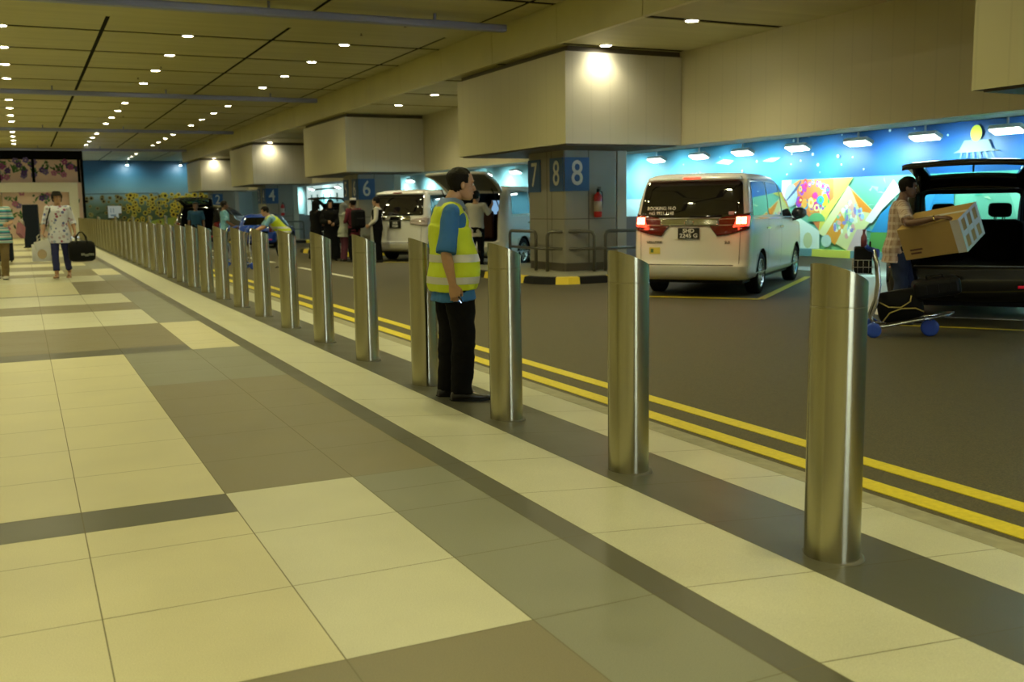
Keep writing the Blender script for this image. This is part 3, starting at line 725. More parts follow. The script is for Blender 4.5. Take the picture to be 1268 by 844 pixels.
# ================================================================== bollards
STEEL = mat('brushed_steel', (.41, .385, .25), .23, metal=1.0, aniso=.92)
nt, b = nodes_of(STEEL)
tg = nt.nodes.new('ShaderNodeTangent'); tg.direction_type = 'RADIAL'; tg.axis = 'Z'; nt.links.new(tg.outputs[0], b.inputs['Tangent']); b.inputs['Anisotropic Rotation'].default_value = .25
BR, BH, TILT = .105, 1.093, .42
def bollard_proto():
    t = empty('steel_bollard', (0, 0, 0))
    b = bmesh.new(); n = 48
    def sec(rs_zs, top=False):
        rings = [[b.verts.new((r*cos(2*pi*i/n), r*sin(2*pi*i/n), z)) for i in range(n)] for r, z in rs_zs]
        if top: rings.append([b.verts.new((BR*cos(2*pi*i/n), BR*sin(2*pi*i/n), BH-TILT*BR*cos(2*pi*i/n))) for i in range(n)])
        for A, B in zip(rings, rings[1:]):
            for i in range(n): b.faces.new((A[i], A[(i+1) % n], B[(i+1) % n], B[i])).smooth = True
    sec([(BR, -.02), (BR, .3), (BR, .6), (BR, .972)]); sec([(BR, .972), (BR-.0015, .9735)]); sec([(BR-.0015, .9735), (BR-.0015, .9765)]); sec([(BR-.0015, .9765), (BR, .978)]); sec([(BR, .978), (BR, .99)], True)
    obj('post', b, STEEL, t)
    b = bmesh.new(); vs_ = [b.verts.new((r_*cos(2*pi*i/n), r_*sin(2*pi*i/n), BH-TILT*r_*cos(2*pi*i/n)-.0005)) for r_ in (BR,) for i in range(n)]
    b.faces.new(vs_); obj('cut_top', b, STEEL, t)
    b = bmesh.new(); lathe(b, [(BR+.018, -.01), (BR+.016, .004), (BR+.001, .006)], 40); obj('base_seal', b, mat('base_seal_grey', (.10, .095, .07), .6), t)
    return t
PB = bollard_proto(); first = True
XB = 2.735; ZBOL = gz(XB)
for k in range(38):
    t = PB if first else copy_tree(PB); first = False
    t.location = (XB, 2.86+1.4645*k, ZBOL); t.rotation_euler = (0, 0, 0)
    lab = ('nearest steel bollard of the kerb row, at the right of the picture' if k == 0 else 'slant-topped steel bollard on the kerb strip, %s from the near end of the row' % ORD[k])
    tag(t, lab, 'bollard', 'steel bollards along the kerb')
for k in range(6):
    t = copy_tree(PB); t.location = (3.68+.845*k, 58.0, -.005 if k < 1 else ZR+.14)
    t.scale = (.85, .85, 1)
    tag(t, 'thin steel bollard of the far cross row before the sunflower wall, %s from the left' % ORD[k], 'bollard', 'far cross row of bollards')
# ================================================================== vehicles
RUB = mat('tyre_rubber', (.018, .018, .017), .75)
RIMM = mat('alloy_rim', (.55, .56, .56), .25, metal=1.0)
GLS = glass_mat('car_glass', (.012, .010, .012), .03)
CHR = mat('chrome', (.72, .70, .62), .08, metal=1.0)
DRK = mat('dark_trim', (.02, .02, .02), .5)
CLG = thin_glass('clear_glass', (.82, .9, .9)); CLG2 = thin_glass('tailgate_glass', (.40, .62, .66))
INT = mat('dark_cabin', (.020, .016, .013), .8)
LAMPR = mat('tail_lamp_red', (.11, .004, .004), .10, coat=1.0)
LAMPL = mat('tail_lamp_lit', (.9, .1, .05), .2, emit=(1.0, .04, .02), estr=2.2)
LAMPW = mat('tail_lamp_core', (1, .5, .3), .2, emit=(1.0, .30, .10), estr=26.0)
PLB = mat('plate_black', (.01, .01, .01), .4); PLW = mat('plate_white', (.85, .85, .82), .5)

class Body:
    """a car shell as stacked rounded outlines; u forward, v left, z up, origin on the ground below the rear axle"""
    def __init__(s, prof, rr=.22, rf=.45, bow=.05, nz=40):
        s.p = prof; s.rr, s.rf, s.bow = rr, rf, bow; s.nz = nz
    def at(s, z):
        p = s.p
        if z <= p[0][0]: return p[0][1:]
        for a, b in zip(p, p[1:]):
            if z <= b[0]:
                t = (z-a[0])/(b[0]-a[0]); return tuple(a[i]+(b[i]-a[i])*t for i in (1, 2, 3))
        return p[-1][1:]
    def rear(s, v, z, off=0):
        ur, uf, W = s.at(z); r = min(s.rr, W*.5); u = ur+s.bow*(v/W)**2*1.0
        e = abs(v)-(W-r)
        if e > 0: u += r-sqrt(max(0, r*r-min(e, r)**2))
        return Vector((u-off, v, z))
    def side(s, u, z, sg=-1, off=0):
        ur, uf, W = s.at(z); r = min(s.rr, W*.5); w = W
        e = (ur+s.bow+r)-u
        if e > 0: w = W-(r-sqrt(max(0, r*r-min(e, r)**2)))
        rf = min(s.rf, W*.7); e = u-(uf-s.bow-rf)
        if e > 0: w = W-(rf-sqrt(max(0, rf*rf-min(e, rf)**2)))
        return Vector((u, sg*(w+off), z))
    def outline(s, z):
        ur, uf, W = s.at(z); pts = []
        r = min(s.rr, W*.5); rf = min(s.rf, W*.7)
        for k in range(13): v = -(W-r)+2*(W-r)*k/12; pts.append(Vector((ur+s.bow*(v/W)**2, v, z)))
        b = s.bow
        for k in range(1, 8):
            a = pi/2*k/7; pts.append(Vector((ur+b*(1-((1-k/7)*(1-((W-r)/W)**2)))+r-r*cos(a), W-r+r*sin(a), z)))
        for k in range(1, 20): pts.append(Vector((ur+b+r+(uf-b-rf-ur-b-r)*k/20, W, z)))
        for k in range(0, 8):
            a = pi/2*k/7; pts.append(Vector((uf-b-rf+rf*sin(a), W-rf+rf*cos(a), z)))
        for k in range(1, 12): v = (W-rf)-2*(W-rf)*k/12; pts.append(Vector((uf-b*(v/W)**2, v, z)))
        for k in range(0, 8):
            a = pi/2*(1-k/7); pts.append(Vector((uf-b-rf+rf*sin(a), -(W-rf+rf*cos(a)), z)))
        for k in range(1, 20): pts.append(Vector((uf-b-rf-(uf-b-rf-ur-b-r)*k/20, -W, z)))
        for k in range(1, 7):
            a = pi/2*(1-k/7); pts.append(Vector((ur+b+r-r*cos(a), -(W-r+r*sin(a)), z)))
        return pts
    def mesh(s):
        bm = bmesh.new(); z0, z1 = s.p[0][0], s.p[-1][0]
        zs = sorted(set([p[0] for p in s.p]+[z0+(z1-z0)*k/s.nz for k in range(s.nz+1)]))
        zz = [zs[0]]
        for z in zs[1:]:
            if z-zz[-1] > .006 or z == zs[-1]: zz.append(z)
        rings = [[bm.verts.new(p) for p in s.outline(z)] for z in zz]
        for A, B in zip(rings, rings[1:]):
            n = len(A)
            for i in range(n): f = bm.faces.new((A[i], A[(i+1) % n], B[(i+1) % n], B[i])); f.smooth = True
        bm.faces.new(list(reversed(rings[0]))); bm.faces.new(rings[-1])
        bmesh.ops.recalc_face_normals(bm, faces=bm.faces[:])
        me = bpy.data.meshes.new('shell'); bm.to_mesh(me); bm.free(); return me

def patch(pts, fn, off=.004, step=.05, thick=.0):
    """2-D polygon mapped on a surface; returns a bmesh"""
    bm = bmesh.new(); f = bm.faces.new([bm.verts.new((p[0], p[1], 0)) for p in pts])
    xs = [p[0] for p in pts]; ys = [p[1] for p in pts]
    for ax, (lo, hi) in ((0, (min(xs), max(xs))), (1, (min(ys), max(ys)))):
        c = math.ceil(lo/step)*step
        while c < hi:
            co = (c, 0, 0) if ax == 0 else (0, c, 0); no = (1, 0, 0) if ax == 0 else (0, 1, 0)
            bmesh.ops.bisect_plane(bm, geom=bm.verts[:]+bm.edges[:]+bm.faces[:], plane_co=co, plane_no=no, dist=1e-5); c += step
    flat_ = [(v, v.co.x, v.co.y) for v in bm.verts]
    for v, a, b in flat_: v.co = fn(a, b, off)
    for f in bm.faces: f.smooth = True
    if thick:
        r = bmesh.ops.extrude_face_region(bm, geom=bm.faces[:])
        nv = [g for g in r['geom'] if isinstance(g, bmesh.types.BMVert)]
        low = {}
        orig = {id(v): (a, b) for v, a, b in flat_}
        for v in nv: low[id(v)] = v
        cent = {}
        # extruded copies go to the outside; match through position
        base = {tuple(round(c, 5) for c in fn(a, b, off)): (a, b) for v, a, b in flat_}
        for v in nv:
            k = tuple(round(c, 5) for c in v.co)
            if k in base: a, b = base[k]; v.co = fn(a, b, off+thick)
        bmesh.ops.recalc_face_normals(bm, faces=bm.faces[:])
    return bm
def roundpoly(pts, r=.05, n=4):
    out = []; m = len(pts)
    for i in range(m):
        p, a, b = Vector(pts[i]), Vector(pts[i-1]), Vector(pts[(i+1) % m])
        da, db = (a-p), (b-p); q = min(r, da.length*.45, db.length*.45); A, B = p+da.normalized()*q, p+db.normalized()*q
        for k in range(n+1):
            t = k/n; out.append(tuple((A*(1-t)**2)+p*2*t*(1-t)+B*t*t))
    return out
def wheel(parent, u, v, R=.335, W=.215, sg=-1, name='wheel'):
    t = empty(name, (u, v, R), 0, parent)
    M = Matrix.Rotation(pi/2*(1 if sg < 0 else -1), 4, 'X')     # lathe axis points outwards
    b = bmesh.new(); h = W/2
    lathe(b, [(R*.66, -h), (R*.90, -h), (R*.985, -h*.8), (R, -h*.5), (R, h*.5), (R*.985, h*.8), (R*.90, h), (R*.67, h*.96), (R*.66, h*.5)], 36, M=M)
    obj('tyre', b, RUB, t)
    b = bmesh.new(); lathe(b, [(R*.665, h*.3), (R*.665, h*.98), (R*.63, h*.98), (R*.61, h*.35), (.05, h*.3)], 32, M=M, closed=False)
    for k in range(10):
        a = 2*pi*k/10
        Mk = M @ Matrix.Rotation(a, 4, 'Z'); box(b, .03, R*.64, -.016, .016, h*.55, h*.82, M=Mk)
    lathe(b, [(.06, h*.5), (.055, h*.88), (.02, h*.9)], 14, M=M)
    obj('rim', b, RIMM, t)
    return t
def plate(parent, P, lines, w=.34, h=.17, sz=.085):
    """number plate facing -u"""
    t = empty('number_plate', P, 0, parent)
    b = bmesh.new(); rbox(b, -.012, .004, -w/2, w/2, -h/2, h/2, .004); obj('plate_board', b, PLB, t)
    n = len(lines)
    for i, s in enumerate(lines):
        z = (n-1)*h*.22-i*h*.44
        text('plate_characters', s, sz, frame3((-.0125, 0, z), (0, -1, 0), (0, 0, 1), (-1, 0, 0)), PLW, t, depth=.001, bold=.0025, sx=1.12)
    return t

def mpv(loc, heading, label, group, S=1.0, lit=False, hatch=False, detail=True, paint=None, old=False, name='white_van'):
    PAINTW = paint or mat('white_paintwork', (.82, .82, .78), .22, coat=.5)
    t = empty(name, loc, heading); t.scale = (S, S, S); tag(t, label, 'van', group)
    ZT = 1.945
    prof = [(.27, -.93, 3.72, .84), (.31, -1.02, 3.80, .885), (.38, -1.08, 3.86, .905), (.50, -1.10, 3.88, .915), (.56, -1.07, 3.88, .918), (.80, -1.055, 3.86, .922), (1.02, -1.04, 3.80, .922), (1.08, -1.03, 3.72, .920),
            (1.12, -1.02, 3.45, .918), (1.18, -1.01, 3.02, .914), (1.30, -.99, 2.86, .905), (1.50, -.94, 2.56, .880), (1.70, -.87, 2.16, .845), (1.80, -.82, 1.92, .815), (1.86, -.76, 1.74, .785), (1.905, -.66, 1.52, .73), (1.93, -.48, 1.2, .62), (1.945, -.15, .9, .42)]
    B = Body(prof, rr=.17, rf=.5, bow=.045)
    me = B.mesh(); cut = []
    for u in (0, 3.0):
        c = bmesh.new(); Mx = Matrix.Translation((u, 0, .335)) @ Matrix.Rotation(pi/2, 4, 'X')
        for sg in (-1, 1):
            c2 = bmesh.new(); lathe(c2, [(.395, .62), (.395, 1.1)], 32, M=Mx if sg > 0 else Matrix.Translation((u, 0, .335)) @ Matrix.Rotation(-pi/2, 4, 'X'), mi=0, smooth=False)
            cut.append(c2)
        c.free()
    if hatch:
        c = bmesh.new(); rbox(c, -1.4, 1.25, -.68, .68, .62, 1.76, .09, seg=3); cut.append(c)
    me.materials.append(PAINTW); me.materials.append(INT)
    me = boolean(me, cut, mats=[INT])
    link('body_shell', me, t)
    rearf = lambda a, b, o: B.rear(a, b, o)
    right = lambda a, b, o: B.side(a, b, -1, o); left = lambda a, b, o: B.side(a, b, 1, o)
    # side windows, pillars
    gl = [roundpoly([(-.70, 1.26), (-.58, 1.78), (.42, 1.80), (.42, 1.26)], .05), roundpoly([(.47, 1.26), (.47, 1.80), (1.42, 1.77), (1.52, 1.24)], .05), roundpoly([(1.60, 1.22), (1.50, 1.76), (1.85, 1.69), (2.70, 1.20)], .06)]
    for sd, fn in ((-1, right), (1, left)):
        for g_ in gl: obj('side_window', patch(g_, fn, .006, .09), GLS, t)
        if detail:
            b = patch([(-.72, 1.815), (-.72, 1.825), (1.9, 1.76), (1.9, 1.75)], fn, .010, .2); obj('window_trim', b, CHR, t)
            b = patch([(-.72, 1.215), (-.72, 1.228), (2.7, 1.175), (2.7, 1.162)], fn, .010, .2); obj('window_trim', b, CHR, t)
            for u in (.45, 1.53):
                b = bmesh.new(); p0 = fn(u, .35, .003); zs = [.40, .6, .8, 1.0, 1.2]
                ring = [fn(u, z, .002) for z in zs]; ring2 = [fn(u+.012, z, .002) for z in zs]
                for i in range(4): quad(b, [ring[i], ring2[i], ring2[i+1], ring[i+1]])
                obj('door_seam', b, mat('seam_dark', (.08, .08, .07), .6), t)
                b = bmesh.new(); c = fn(u-.15, 1.05, .03); rbox(b, c.x-.12, c.x+.12, c.y-.012, c.y+.012, 1.035, 1.065, .008); obj('door_handle', b, CHR, t)
            b = bmesh.new(); c = fn(2.62, 1.17, .11); ellipsoid(b, c+Vector((0, 0, .09)), (.09, .14, .11)); tube(b, [fn(2.55, 1.14, -.01), c, c+Vector((0, 0, .05))], .03, 6); obj('wing_mirror', b, mat('mirror_dark', (.03, .03, .035), .2, coat=.5) if not old else PAINTW, t)
            b = patch([(-.5, .29), (-.5, .37), (3.3, .35), (3.3, .29)], fn, .012, .3); obj('sill_skirt', b, PAINTW, t)
    for u in (0, 3.0):
        for sg in (-1, 1): wheel(t, u, sg*.80, sg=sg)
    # windscreen
    ws = bmesh.new(); zs = [1.20, 1.3, 1.5, 1.7, 1.83]; rows_ = []
    for z in zs:
        ur, uf, W = B.at(z); rows_.append([ws.verts.new((uf+.006-.045*(q/5*.9)**2, q/5*(W-.32), z)) for q in range(-5, 6)])
    for A, C in zip(rows_, rows_[1:]):
        for i in range(10): ws.faces.new((A[i], A[i+1], C[i+1], C[i])).smooth = True
    obj('windscreen', ws, GLS, t)
    if hatch:
        # seats and trim inside the load bay
        LE = mat('brown_leather', (.13, .045, .02), .5)
        for v in (-.36, .36):
            s = empty('seat', (.30, v, .62), 0, t)
            b = bmesh.new(); rbox(b, -.06, .10, -.30, .30, .02, .72, .05); obj('seat_back', b, LE, s)
            b = bmesh.new(); rbox(b, -.04, .08, -.14, .14, .74, .94, .04); obj('headrest', b, mat('headrest_dark', (.06, .02, .012), .6), s)
        b = bmesh.new()
        for v in (-.45, .45): lathe(b, [(.03, 1.735), (.03, 1.745)], 10, M=Matrix.Translation((-.35, v, 0)))
        obj('roof_lamp', b, mat('cabin_lamp', (1, .95, .85), .4, emit=(1, .9, .75), estr=14), t)
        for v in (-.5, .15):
            b = bmesh.new(); box(b, 1.22, 1.235, v, v+.38, 1.25, 1.60); obj('cabin_window_glow', b, mat('cabin_glow_blue', (.25, .45, .7), .2, emit=(.35, .65, 1.0), estr=.5), t)  # glowing panels on the closed bay end stand for light through windows
        # raised tailgate
        hg = empty('tailgate', (B.rear(0, 1.80)[0], 0, 1.80), 0, t); hg.rotation_euler = (0, radians(99), 0)
        def shell(a, b2, o): p = B.rear(a, b2, o); return p-Vector((B.rear(0, 1.80)[0], 0, 1.80))
        outer = roundpoly([(-.80, .72), (-.74, 1.80), (.74, 1.80), (.80, .72)], .08)
        obj('tailgate_panel', patch(outer, shell, .0, .08, thick=.05), PAINTW, hg)
        obj('tailgate_window', patch(roundpoly([(-.70, 1.14), (-.64, 1.70), (.64, 1.70), (.70, 1.14)], .06), shell, .056, .08), GLS, hg)
        obj('tailgate_inner_trim', patch(roundpoly([(-.72, .78), (-.66, 1.74), (.66, 1.74), (.72, .78)], .06), shell, -.012, .08), mat('tailgate_trim_grey', (.16, .16, .15), .7), hg)
        for sg in (-1, 1):
            b = bmesh.new(); tube(b, [(-.80, sg*.66, 1.35), (-1.28, sg*.66, 1.86)], .014, 6); obj('gas_strut', b, DRK, t)
    else:
        obj('rear_window', patch(roundpoly([(-.83, 1.24), (-.76, 1.80), (.76, 1.80), (.83, 1.24)], .07), rearf, .006, .05), GLS, t)
        b = patch([(-.86, .66), (-.86, .67), (.86, .67), (.86, .66)], rearf, .003, .08)
        if detail:
            DS = mat('seam_dark', (.08, .08, .07), .6)
            obj('tailgate_seam', patch([(-.70, .505), (-.70, .520), (.70, .520), (.70, .505)], rearf, .012, .08), DS, t)
            for sg in (-1, 1): obj('tailgate_seam', patch([(sg*.775, .53), (sg*.782, .53), (sg*.795, 1.06), (sg*.788, 1.06)], rearf, .004, .08), DS, t)
        bt = b; bt.free()
        # dark glass band around the window and the spoiler
        obj('spoiler', patch(roundpoly([(-.76, 1.815), (-.72, 1.875), (.72, 1.875), (.76, 1.815)], .03), rearf, .0, .06, thick=.12), PAINTW, t)
        b = patch([(-.14, 1.83), (-.14, 1.862), (.14, 1.862), (.14, 1.83)], rearf, .125, .05); obj('high_brake_light', b, LAMPL if lit else LAMPR, t)
        # tail lamps: a tapering wedge each, joined by a chrome bar
        for sg in (-1, 1):
            pts = [(sg*.92, 1.31), (sg*.50, 1.24), (sg*.30, 1.14), (sg*.44, .955), (sg*.62, .98), (sg*.91, 1.06)]
            if old: pts = [(sg*.92, 1.20), (sg*.50, 1.14), (sg*.45, 1.02), (sg*.92, .95)]
            if sg > 0: pts = pts[::-1]
            tl = obj('tail_lamp', patch(pts, rearf, .008, .05, thick=.02), LAMPR if not old else mat('tail_lamp_clear', (.50, .42, .40), .15, coat=.6), t)
            if detail:
                for z in ((1.10,) if old else (1.225, 1.13)):
                    obj('lamp_strip', patch([(sg*.46, z-.012), (sg*.88, z-.006), (sg*.88, z+.004), (sg*.46, z-.002)][::sg], rearf, .032, .06), CHR if not lit else mat('lamp_strip_lit_tint', (.6, .35, .3), .2, metal=.6), tl)  # on lit lamps the red light is tinted into the chrome
            if lit:
                for q in range(2):
                    for w in range(2): obj('lit_cell', patch([(sg*(.73+.075*q), 1.145+.055*w), (sg*(.79+.075*q), 1.145+.055*w), (sg*(.79+.075*q), 1.19+.055*w), (sg*(.73+.075*q), 1.19+.055*w)][::sg], rearf, .034, .1), LAMPW, tl)
                obj('lit_glow_bar', patch([(sg*.68, 1.09), (sg*.90, 1.11), (sg*.905, 1.26), (sg*.74, 1.25)][::sg], rearf, .0295, .05), LAMPL, tl)
                l = bpy.data.lights.new('tail_light', 'POINT'); l.energy = 1.6; l.color = (1, .08, .03); l.shadow_soft_size = .06
                lo = bpy.data.objects.new('tail_light', l); COL.objects.link(lo); lo.parent = t; lo.location = (-1.30, sg*.84, 1.18)
        obj('chrome_bar', patch([(-.46, 1.115), (-.46, 1.225), (.46, 1.225), (.46, 1.115)], rearf, .012, .06, thick=.025), CHR, t)
        obj('plate_recess', patch(roundpoly([(-.27, .90), (-.27, 1.105), (.27, 1.105), (.27, .90)], .02), rearf, .006, .06), PAINTW, t)
        if detail:
            for sg in (-1, 1): obj('bumper_reflector', patch([(sg*.80, .335), (sg*.52, .335), (sg*.52, .36), (sg*.80, .365)][::-sg], rearf, .008, .06, thick=.006), LAMPR, t)
            b = bmesh.new(); tube(b, [B.rear(.0, 1.26, .02), B.rear(-.25, 1.25, .025), B.rear(-.5, 1.27, .022)], .012, 6); obj('rear_wiper', b, DRK, t)
    # bumper lip
    b = bmesh.new()
    obj('rear_bumper', patch(roundpoly([(-.88, .30), (-.90, .50), (.90, .50), (.88, .30)], .04), rearf, -.004, .07, thick=.028), PAINTW, t); b.free()
    b = bmesh.new(); box(b, -.85, 3.6, -.80, .80, .22, .29); obj('underbody', b, DRK, t)
    return t, B

# near white van, seen from its right rear
t, B = mpv((10.02, 13.48, ZR), radians(38.5), 'white van with lit red tail lamps parked in the bay right of column eight', 'white vans', S=.99, lit=True)
plate(t, B.rear(0, 1.0, .022), ['SHD', '2245 G'])
rf = lambda v, z, o: frame3(B.rear(v, z, o), (B.rear(v-.02, z, 0)-B.rear(v+.02, z, 0)).normalized(), (0, 0, 1), (-1, 0, 0))
rg = lambda v, z, o: frame3(B.rear(v, z, o), (0, -1, 0), Vector((.30, 0, 1)).normalized(), Vector((-1, 0, .30)).normalized())
WT = mat('window_lettering', (.85, .85, .80), .6)
text('window_lettering', 'BOOKING: H-O', .075, rg(.46, 1.385, .030), WT, t, depth=.0006, bold=.001, sx=.88)
text('window_lettering', '+65 9921 1148', .075, rg(.46, 1.31, .030), WT, t, depth=.0006, bold=.001, sx=.88)
text('badge_lettering', 'VELLFIRE', .05, rf(.56, .86, .01), mat('badge_grey', (.22, .21, .19), .3, metal=.6), t, depth=.003, sx=1.3, bold=.001)
text('badge_lettering', '2.5', .06, rf(-.60, .86, .01), MAT['badge_grey'], t, depth=.003, sx=1.2, bold=.001)
b = bmesh.new(); c = B.rear(0, 1.17, .04); lathe(b, [(.055, 0), (.055, .01), (.045, .012)], 20, M=Matrix.Translation(c) @ Matrix.Rotation(-pi/2, 4, 'Y') @ Matrix.Diagonal((1, 1.35, 1, 1))); obj('rear_emblem', b, CHR, t)
b = patch([(.46, .68), (.46, .78), (.64, .78), (.64, .68)], lambda a, z, o: B.rear(a, z, o), .006, .1); st = obj('yellow_sticker', b, mat('sticker_yellow', (.68, .60, .10), .5), t)
b = patch([(.57, .70), (.57, .76), (.615, .76), (.615, .70)], lambda a, z, o: B.rear(a, z, o), .009, .1); obj('sticker_mark', b, mat('sticker_mark_green', (.10, .20, .06), .6), st)
b = patch([(-.60, 1.28), (-.60, 1.33), (-.68, 1.33), (-.68, 1.28)], lambda a, z, o: B.rear(a, z, o), .01, .1); obj('window_sticker', b, mat('sticker_pink', (.45, .30, .36), .5), t)
# second van, older shape
t, B = mpv((9.95, 26.85, ZR), radians(38.5), 'white van parked behind the officer in the yellow vest, tailgate shut', 'white vans', S=1.0, old=True)
plate(t, B.rear(0, 1.0, .022), ['SKB', '7730'], w=.36, h=.2)
# third van, tailgate up
t, B = mpv((10.45, 22.9, ZR), radians(40), 'white van with raised tailgate and open load bay, left of column eight', 'white vans', S=1.0, hatch=True)

# ------------------------------------------------------------------ dark car with open tailgate
def hatch_car(loc, heading, label, paint, S=1.0, rot=98, cat='car', full=True, name='car_with_open_tailgate', wz=1.62):
    t = empty(name, loc, heading); t.scale = (S, S, S); tag(t, label, cat)
    prof = [(.24, -.80, 3.55, .84), (.30, -.90, 3.62, .90), (.45, -.95, 3.66, .925), (.70, -.93, 3.66, .93), (.92, -.90, 3.58, .925), (1.00, -.88, 3.3, .92), (1.05, -.86, 2.5, .91), (1.30, -.74, 2.15, .84), (1.50, -.60, 1.75, .76), (1.60, -.48, 1.45, .70), (1.66, -.30, 1.2, .60), (1.685, -.05, .9, .45)]
    B = Body(prof, rr=.25, rf=.55, bow=.06); me = B.mesh(); cut = []
    for u in (0, 2.72):
        for sg in (-1, 1):
            c2 = bmesh.new(); lathe(c2, [(.42, .62), (.42, 1.1)], 32, M=Matrix.Translation((u, 0, .36)) @ Matrix.Rotation(-sg*pi/2, 4, 'X'), smooth=False); cut.append(c2)
    c = bmesh.new(); rbox(c, -1.3, 1.35, -.62, .62, .66, 1.56, .09, seg=3); cut.append(c)
    if full:
        c = bmesh.new(); rbox(c, 1.25, 3.4, -.60, .60, 1.10, 1.52, .05, seg=2); cut.append(c)
        c = bmesh.new(); rbox(c, .40, 1.15, -1.2, 1.2, 1.14, 1.50, .05, seg=2); cut.append(c)
    me.materials.append(paint); me.materials.append(INT)
    me = boolean(me, cut, mats=[INT]); link('body_shell', me, t)
    rearf = lambda a, b, o: B.rear(a, b, o)
    for sd in (-1, 1):
        fn = (lambda a, b, o: B.side(a, b, sd, o))
        for g_ in (roundpoly([(-.35, 1.12), (-.22, 1.48), (.30, 1.52), (.30, 1.10)], .05), roundpoly([(1.22, 1.10), (1.22, 1.50), (1.6, 1.48), (2.15, 1.10)], .05)):
            obj('side_window', patch(g_, fn, .006, .09), GLS, t)
        if full:
            obj('rear_door_glass', patch(roundpoly([(.38, 1.12), (.38, 1.52), (1.16, 1.52), (1.16, 1.12)], .05), fn, .006, .09), CLG, t)
            b = bmesh.new(); c = fn(2.05, 1.10, .10); ellipsoid(b, c+Vector((0, 0, .05)), (.07, .11, .08)); tube(b, [fn(2.0, 1.06, -.01), c], .025, 6); obj('wing_mirror', b, paint, t)
        tl = obj('tail_lamp', patch([(sd*.90, 1.02), (sd*.66, .98), (sd*.66, .80), (sd*.90, .78)][::-sd], rearf, .008, .05, thick=.02), LAMPR, t)
        obj('bumper_reflector', patch([(sd*.80, .42), (sd*.52, .42), (sd*.52, .45), (sd*.80, .46)][::-sd], rearf, .03, .06, thick=.006), mat('reflector_red_glow', (.5, .01, .02), .2, emit=(1, .02, .05), estr=.15), t)  # faint glow in the material stands for light thrown back
    if full:
        b = bmesh.new(); rows_ = []
        for z in (1.10, 1.25, 1.4, 1.52):
            ur, uf, W = B.at(z); rows_.append([b.verts.new((uf-.02, q/5*(W-.28), z)) for q in range(-5, 6)])
        for A, C in zip(rows_, rows_[1:]):
            for i in range(10): b.faces.new((A[i], A[i+1], C[i+1], C[i]))
        obj('windscreen', b, CLG, t)
        for u in (.55, 1.45):
            for v in (-.34, .34):
                s = empty('seat', (u, v, .55), 0, t)
                b = bmesh.new(); rbox(b, -.05, .09, -.26, .26, 0, .62, .05); obj('seat_back', b, INT, s)
                b = bmesh.new(); rbox(b, -.04, .06, -.13, .13, .66, .84, .045); tube(b, [(0, -.05, .6), (0, -.05, .7)], .008, 6); tube(b, [(0, .05, .6), (0, .05, .7)], .008, 6); obj('headrest', b, INT, s)
    for u in (0, 2.72):
        for sg in (-1, 1): wheel(t, u, sg*.80, R=.36, sg=sg)
    hz = 1.60; hu = B.rear(0, hz)[0]
    hg = empty('tailgate', (hu, 0, hz), 0, t); hg.rotation_euler = (0, radians(rot), 0)
    def shell(a, z, o): p = B.rear(a, z, o); return p-Vector((hu, 0, hz))
    ps = []
    outer = [(-.70, .74), (-.62, 1.58), (.62, 1.58), (.70, .74)]
    # frame around the glass in four panels joined in one mesh
    bmm = bmesh.new()
    for q in ([(-.74, .70), (-.70, 1.02), (.70, 1.02), (.74, .70)], [(-.60, 1.46), (-.58, 1.58), (.58, 1.58), (.60, 1.46)], [(-.70, 1.02), (-.58, 1.58), (-.46, 1.46), (-.56, 1.02)], [(.56, 1.02), (.46, 1.46), (.58, 1.58), (.70, 1.02)]):
        pb = patch(q, shell, -.02, .07, thick=.06); m_ = bpy.data.meshes.new('x'); pb.to_mesh(m_); pb.free(); bmm.from_mesh(m_); bpy.data.meshes.remove(m_)
    obj('tailgate_frame', bmm, paint, hg)
    obj('tailgate_window', patch([(-.565, 1.01), (-.47, 1.47), (.47, 1.47), (.565, 1.01)], shell, .0, .07), CLG2, hg)
    b = bmesh.new(); tube(b, [shell(0, 1.03, .03), shell(0, 1.40, .03)], .012, 6); obj('rear_wiper', b, DRK, hg)
    for sg in (-1, 1):
        b = bmesh.new(); a = Vector((-.66, sg*.62, 1.25)); e = Vector((hu, 0, hz))+(Matrix.Rotation(radians(rot), 4, 'Y') @ shell(sg*.60, 1.25, 0))
        tube(b, [a, e], .012, 6); obj('gas_strut', b, DRK, t)
    obj('rear_bumper', patch(roundpoly([(-.86, .30), (-.90, .66), (.90, .66), (.86, .30)], .04), rearf, -.004, .07, thick=.03), paint, t)
    b = bmesh.new(); tube(b, [B.rear(-.6, .67, .03), B.rear(0, .67, .035), B.rear(.6, .67, .03)], .008, 6); obj('bumper_strip', b, mat('bumper_strip_grey', (.15, .15, .14), .3), t)
    b = bmesh.new(); box(b, -.7, 3.4, -.78, .78, .18, .26); obj('underbody', b, DRK, t)
    return t, B
BLKP = mat('black_paintwork', (.010, .010, .012), .12, coat=.6)
SUVT, SUVB = hatch_car((10.62, 8.88, ZR), radians(40), 'black car with its tailgate raised at the right edge, being loaded', BLKP, rot=77)
hatch_car((11.0, 37.6, ZR), radians(46), 'black car with raised boot lid behind the group of people at column six', BLKP, S=.95, rot=84, full=False)
hatch_car((6.6, 42.5, ZR), radians(66), 'black car with raised boot lid between columns two and four', BLKP, S=1.0, rot=84, full=False)
hatch_car((8.0, 50.0, ZR), radians(50), 'dark car with raised boot lid behind the man in the dark blue shirt', mat('dark_blue_black_paint', (.012, .014, .022), .15, coat=.5), S=1.0, rot=84, full=False)
hatch_car((8.25, 39.4, ZR), radians(62), 'small blue hatchback in front of column four', mat('blue_paintwork', (.015, .06, .42), .15, coat=.6), S=.78, rot=14, full=False)
